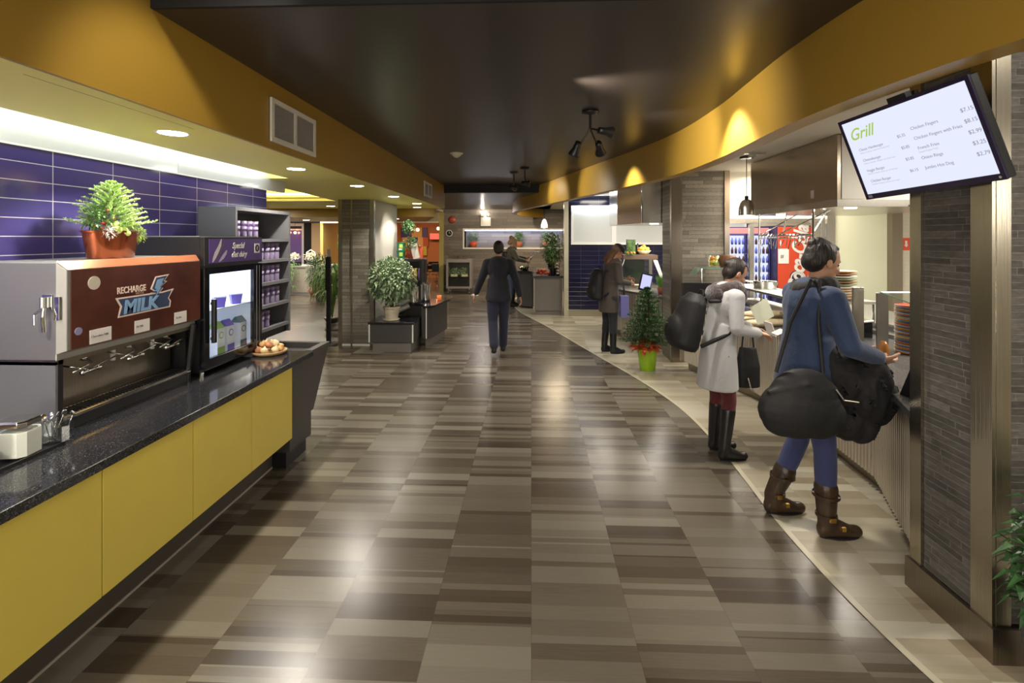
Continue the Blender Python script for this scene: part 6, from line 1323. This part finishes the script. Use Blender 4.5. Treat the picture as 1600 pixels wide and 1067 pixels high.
# ---- carried things
BK = mat('black nylon', (.010, .010, .011), .65, bump=.3, bscale=30)
def backpack(label, loc, rz, w_, h_, d_, lean=0, s=1):
    t = thing('backpack', label, 'backpack', loc, rz); mt = Matrix.Rotation(lean, 4, 'X')
    b = MB(); b.loft([(0, 0, -h_ / 2, w_ * .42, d_ * .40), (0, -.01, -h_ / 2 + .04, w_ * .5, d_ * .52), (0, -.01, 0, w_ * .5, d_ * .5), (0, .0, h_ * .35, w_ * .44, d_ * .4), (0, .01, h_ / 2, w_ * .25, d_ * .22)], 20); b.ell((0, -d_ * .42, -h_ * .18), (w_ * .38, d_ * .30, h_ * .26)); b.v = [tuple(mt @ Vector(p)) for p in b.v]
    blob('body', b, BK, t, .012, 4)
    for sx in (-1, 1): MB().tube([mt @ Vector(p) for p in [(sx * w_ * .3, d_ * .35, h_ * .42), (sx * w_ * .32, d_ * .55 + .10, h_ * .50), (sx * w_ * .36, d_ * .55 + .22, h_ * .30), (sx * w_ * .42, d_ * .5 + .16, -h_ * .05), (sx * w_ * .42, d_ * .35, -h_ * .36)]], .016, 8).build('strap', BK, t, smooth=True)
    MB().tube([mt @ Vector(p) for p in [(-.04, d_ * .2, h_ * .5), (-.03, d_ * .2, h_ * .58), (.03, d_ * .2, h_ * .58), (.04, d_ * .2, h_ * .5)]], .008, 6).build('grab_loop', BK, t); MB().box(-.02, .02, -d_ * .75, -d_ * .72, -h_ * .12, -h_ * .10, mtx=mt).build('zip_pull', CHROME, t); return t
backpack('large slouching black backpack worn by the person in the white coat', (1.27, 3.98, 1.10), R(-82), .30, .46, .24, R(-14))
backpack('black backpack with small badge worn by the person with auburn hair', (1.00, 7.50, 1.06), R(-72), .32, .48, .20, R(-4))
backpack('dark backpack worn by the person at the salad bar', (-.74, 12.50, 1.22), R(-75), .28, .42, .16, 0)
# papers in hand of the white coat
p_ = MB(); p_.add([(0, 0, 0), (.16, -.02, .10), (.10, .02, .29), (-.07, .04, .18)], [(0, 1, 2, 3)]); o = p_.build('paper_sheet', mat('pale green paper', (.62, .64, .50), .7), loc=(1.82, 3.98, 1.07)); o.scale = (.75, .75, .75); so_ = o.modifiers.new('s', 'SOLIDIFY'); so_.thickness = .002
tag(o, 'pale green paper sheets held by the person in the white coat', 'paper')
o = MB().box(-.04, .05, -.03, .03, 0, .003).build('receipt', CARD, loc=(1.93, 3.88, 1.03)); o.rotation_euler = (.2, -.3, .3); tag(o, 'small white slip held in the near hand of the white coated person', 'paper')
t = thing('handbag', 'black handbag hanging at the front of the person in the white coat', 'handbag', (1.80, 4.12, .70)); b = MB(); b.loft([(0, 0, -.17, .10, .045), (0, 0, 0, .10, .055), (0, 0, .16, .07, .03)], 16); blob('body', b, BK, t, .01, 3); MB().tube([(-.05, 0, .14), (-.03, 0, .34), (.03, 0, .34), (.05, 0, .14)], .007, 6).build('strap', BK, t); MB().tube([(-.02, -.05, -.08), (0, -.055, -.16), (.03, -.05, -.20)], .006, 6).build('buckle', CHROME, t)
# shopping bag of person 3
t = thing('shopping_bag', 'flat violet blue shopping bag held by the person with auburn hair', 'bag', (1.40, 7.42, .58)); MB().box(-.06, .06, -.09, .09, 0, .32).build('bag', mat('violet blue bag', (.16, .16, .42), .5), t); MB().box(-.061, .061, -.03, .03, .08, .22).build('printed_mark', mat('pale violet print', (.45, .45, .70), .5), t); MB().tube([(0, -.05, .32), (0, -.02, .50), (0, .02, .50), (0, .05, .32)], .005, 6).build('handle', BLKP, t)
# black coat draped over the arms, shoulder bag
b = MB(); rs = random.Random(17)
for c, r in [((-.06, .02, .12), (.15, .12, .15)), ((.04, 0, .04), (.18, .14, .19)), ((.16, -.02, .0), (.16, .13, .21)), ((.24, 0, -.08), (.12, .11, .16)), ((.0, .02, -.10), (.15, .11, .16)), ((.10, 0, -.19), (.17, .10, .14))]: b.ell(c, r)
o = blob('draped_coat', b, mat('black coat cloth', (.010, .009, .010), .85, bump=.5, bscale=14), None, .010, 4); o.location = (1.80, 2.98, .88)
for v_ in o.data.vertices:
    p = v_.co; f_ = .016 * math.sin(26 * p.x + 7 * p.y + 3 * math.sin(6 * p.z)) + .008 * math.sin(61 * p.x - 13 * p.z); v_.co += v_.normal * f_
tag(o, 'bulky black coat draped over the arms of the person in blue', 'coat')
t = thing('tote_bag', 'large rounded black shoulder bag hanging behind hip of the person in blue', 'handbag', (1.52, 2.82, .90)); b = MB(); b.ell((0, 0, -.10), (.235, .095, .17)); b.ell((.02, 0, -.02), (.19, .085, .15)); b.ell((.10, .0, -.14), (.16, .08, .13)); b.ell((-.08, .0, -.16), (.13, .07, .10)); b.tube([(-.19, -.03, .0), (0, -.07, .06), (.19, -.03, .02)], .014, 8); blob('body', b, BK, t, .010, 4)
MB().tube([(-.12, .02, .10), (-.02, .06, .38), (.12, .10, .62), (.20, .20, .62)], .010, 6).build('strap', BK, t); MB().tube([(.14, .02, .10), (.14, .06, .38), (.17, .10, .62)], .010, 6).build('strap', BK, t); MB().tube([(.15, -.085, .04), (.19, -.09, -.02), (.27, -.09, -.03)], .005, 6).build('clasp', CHROME, t)
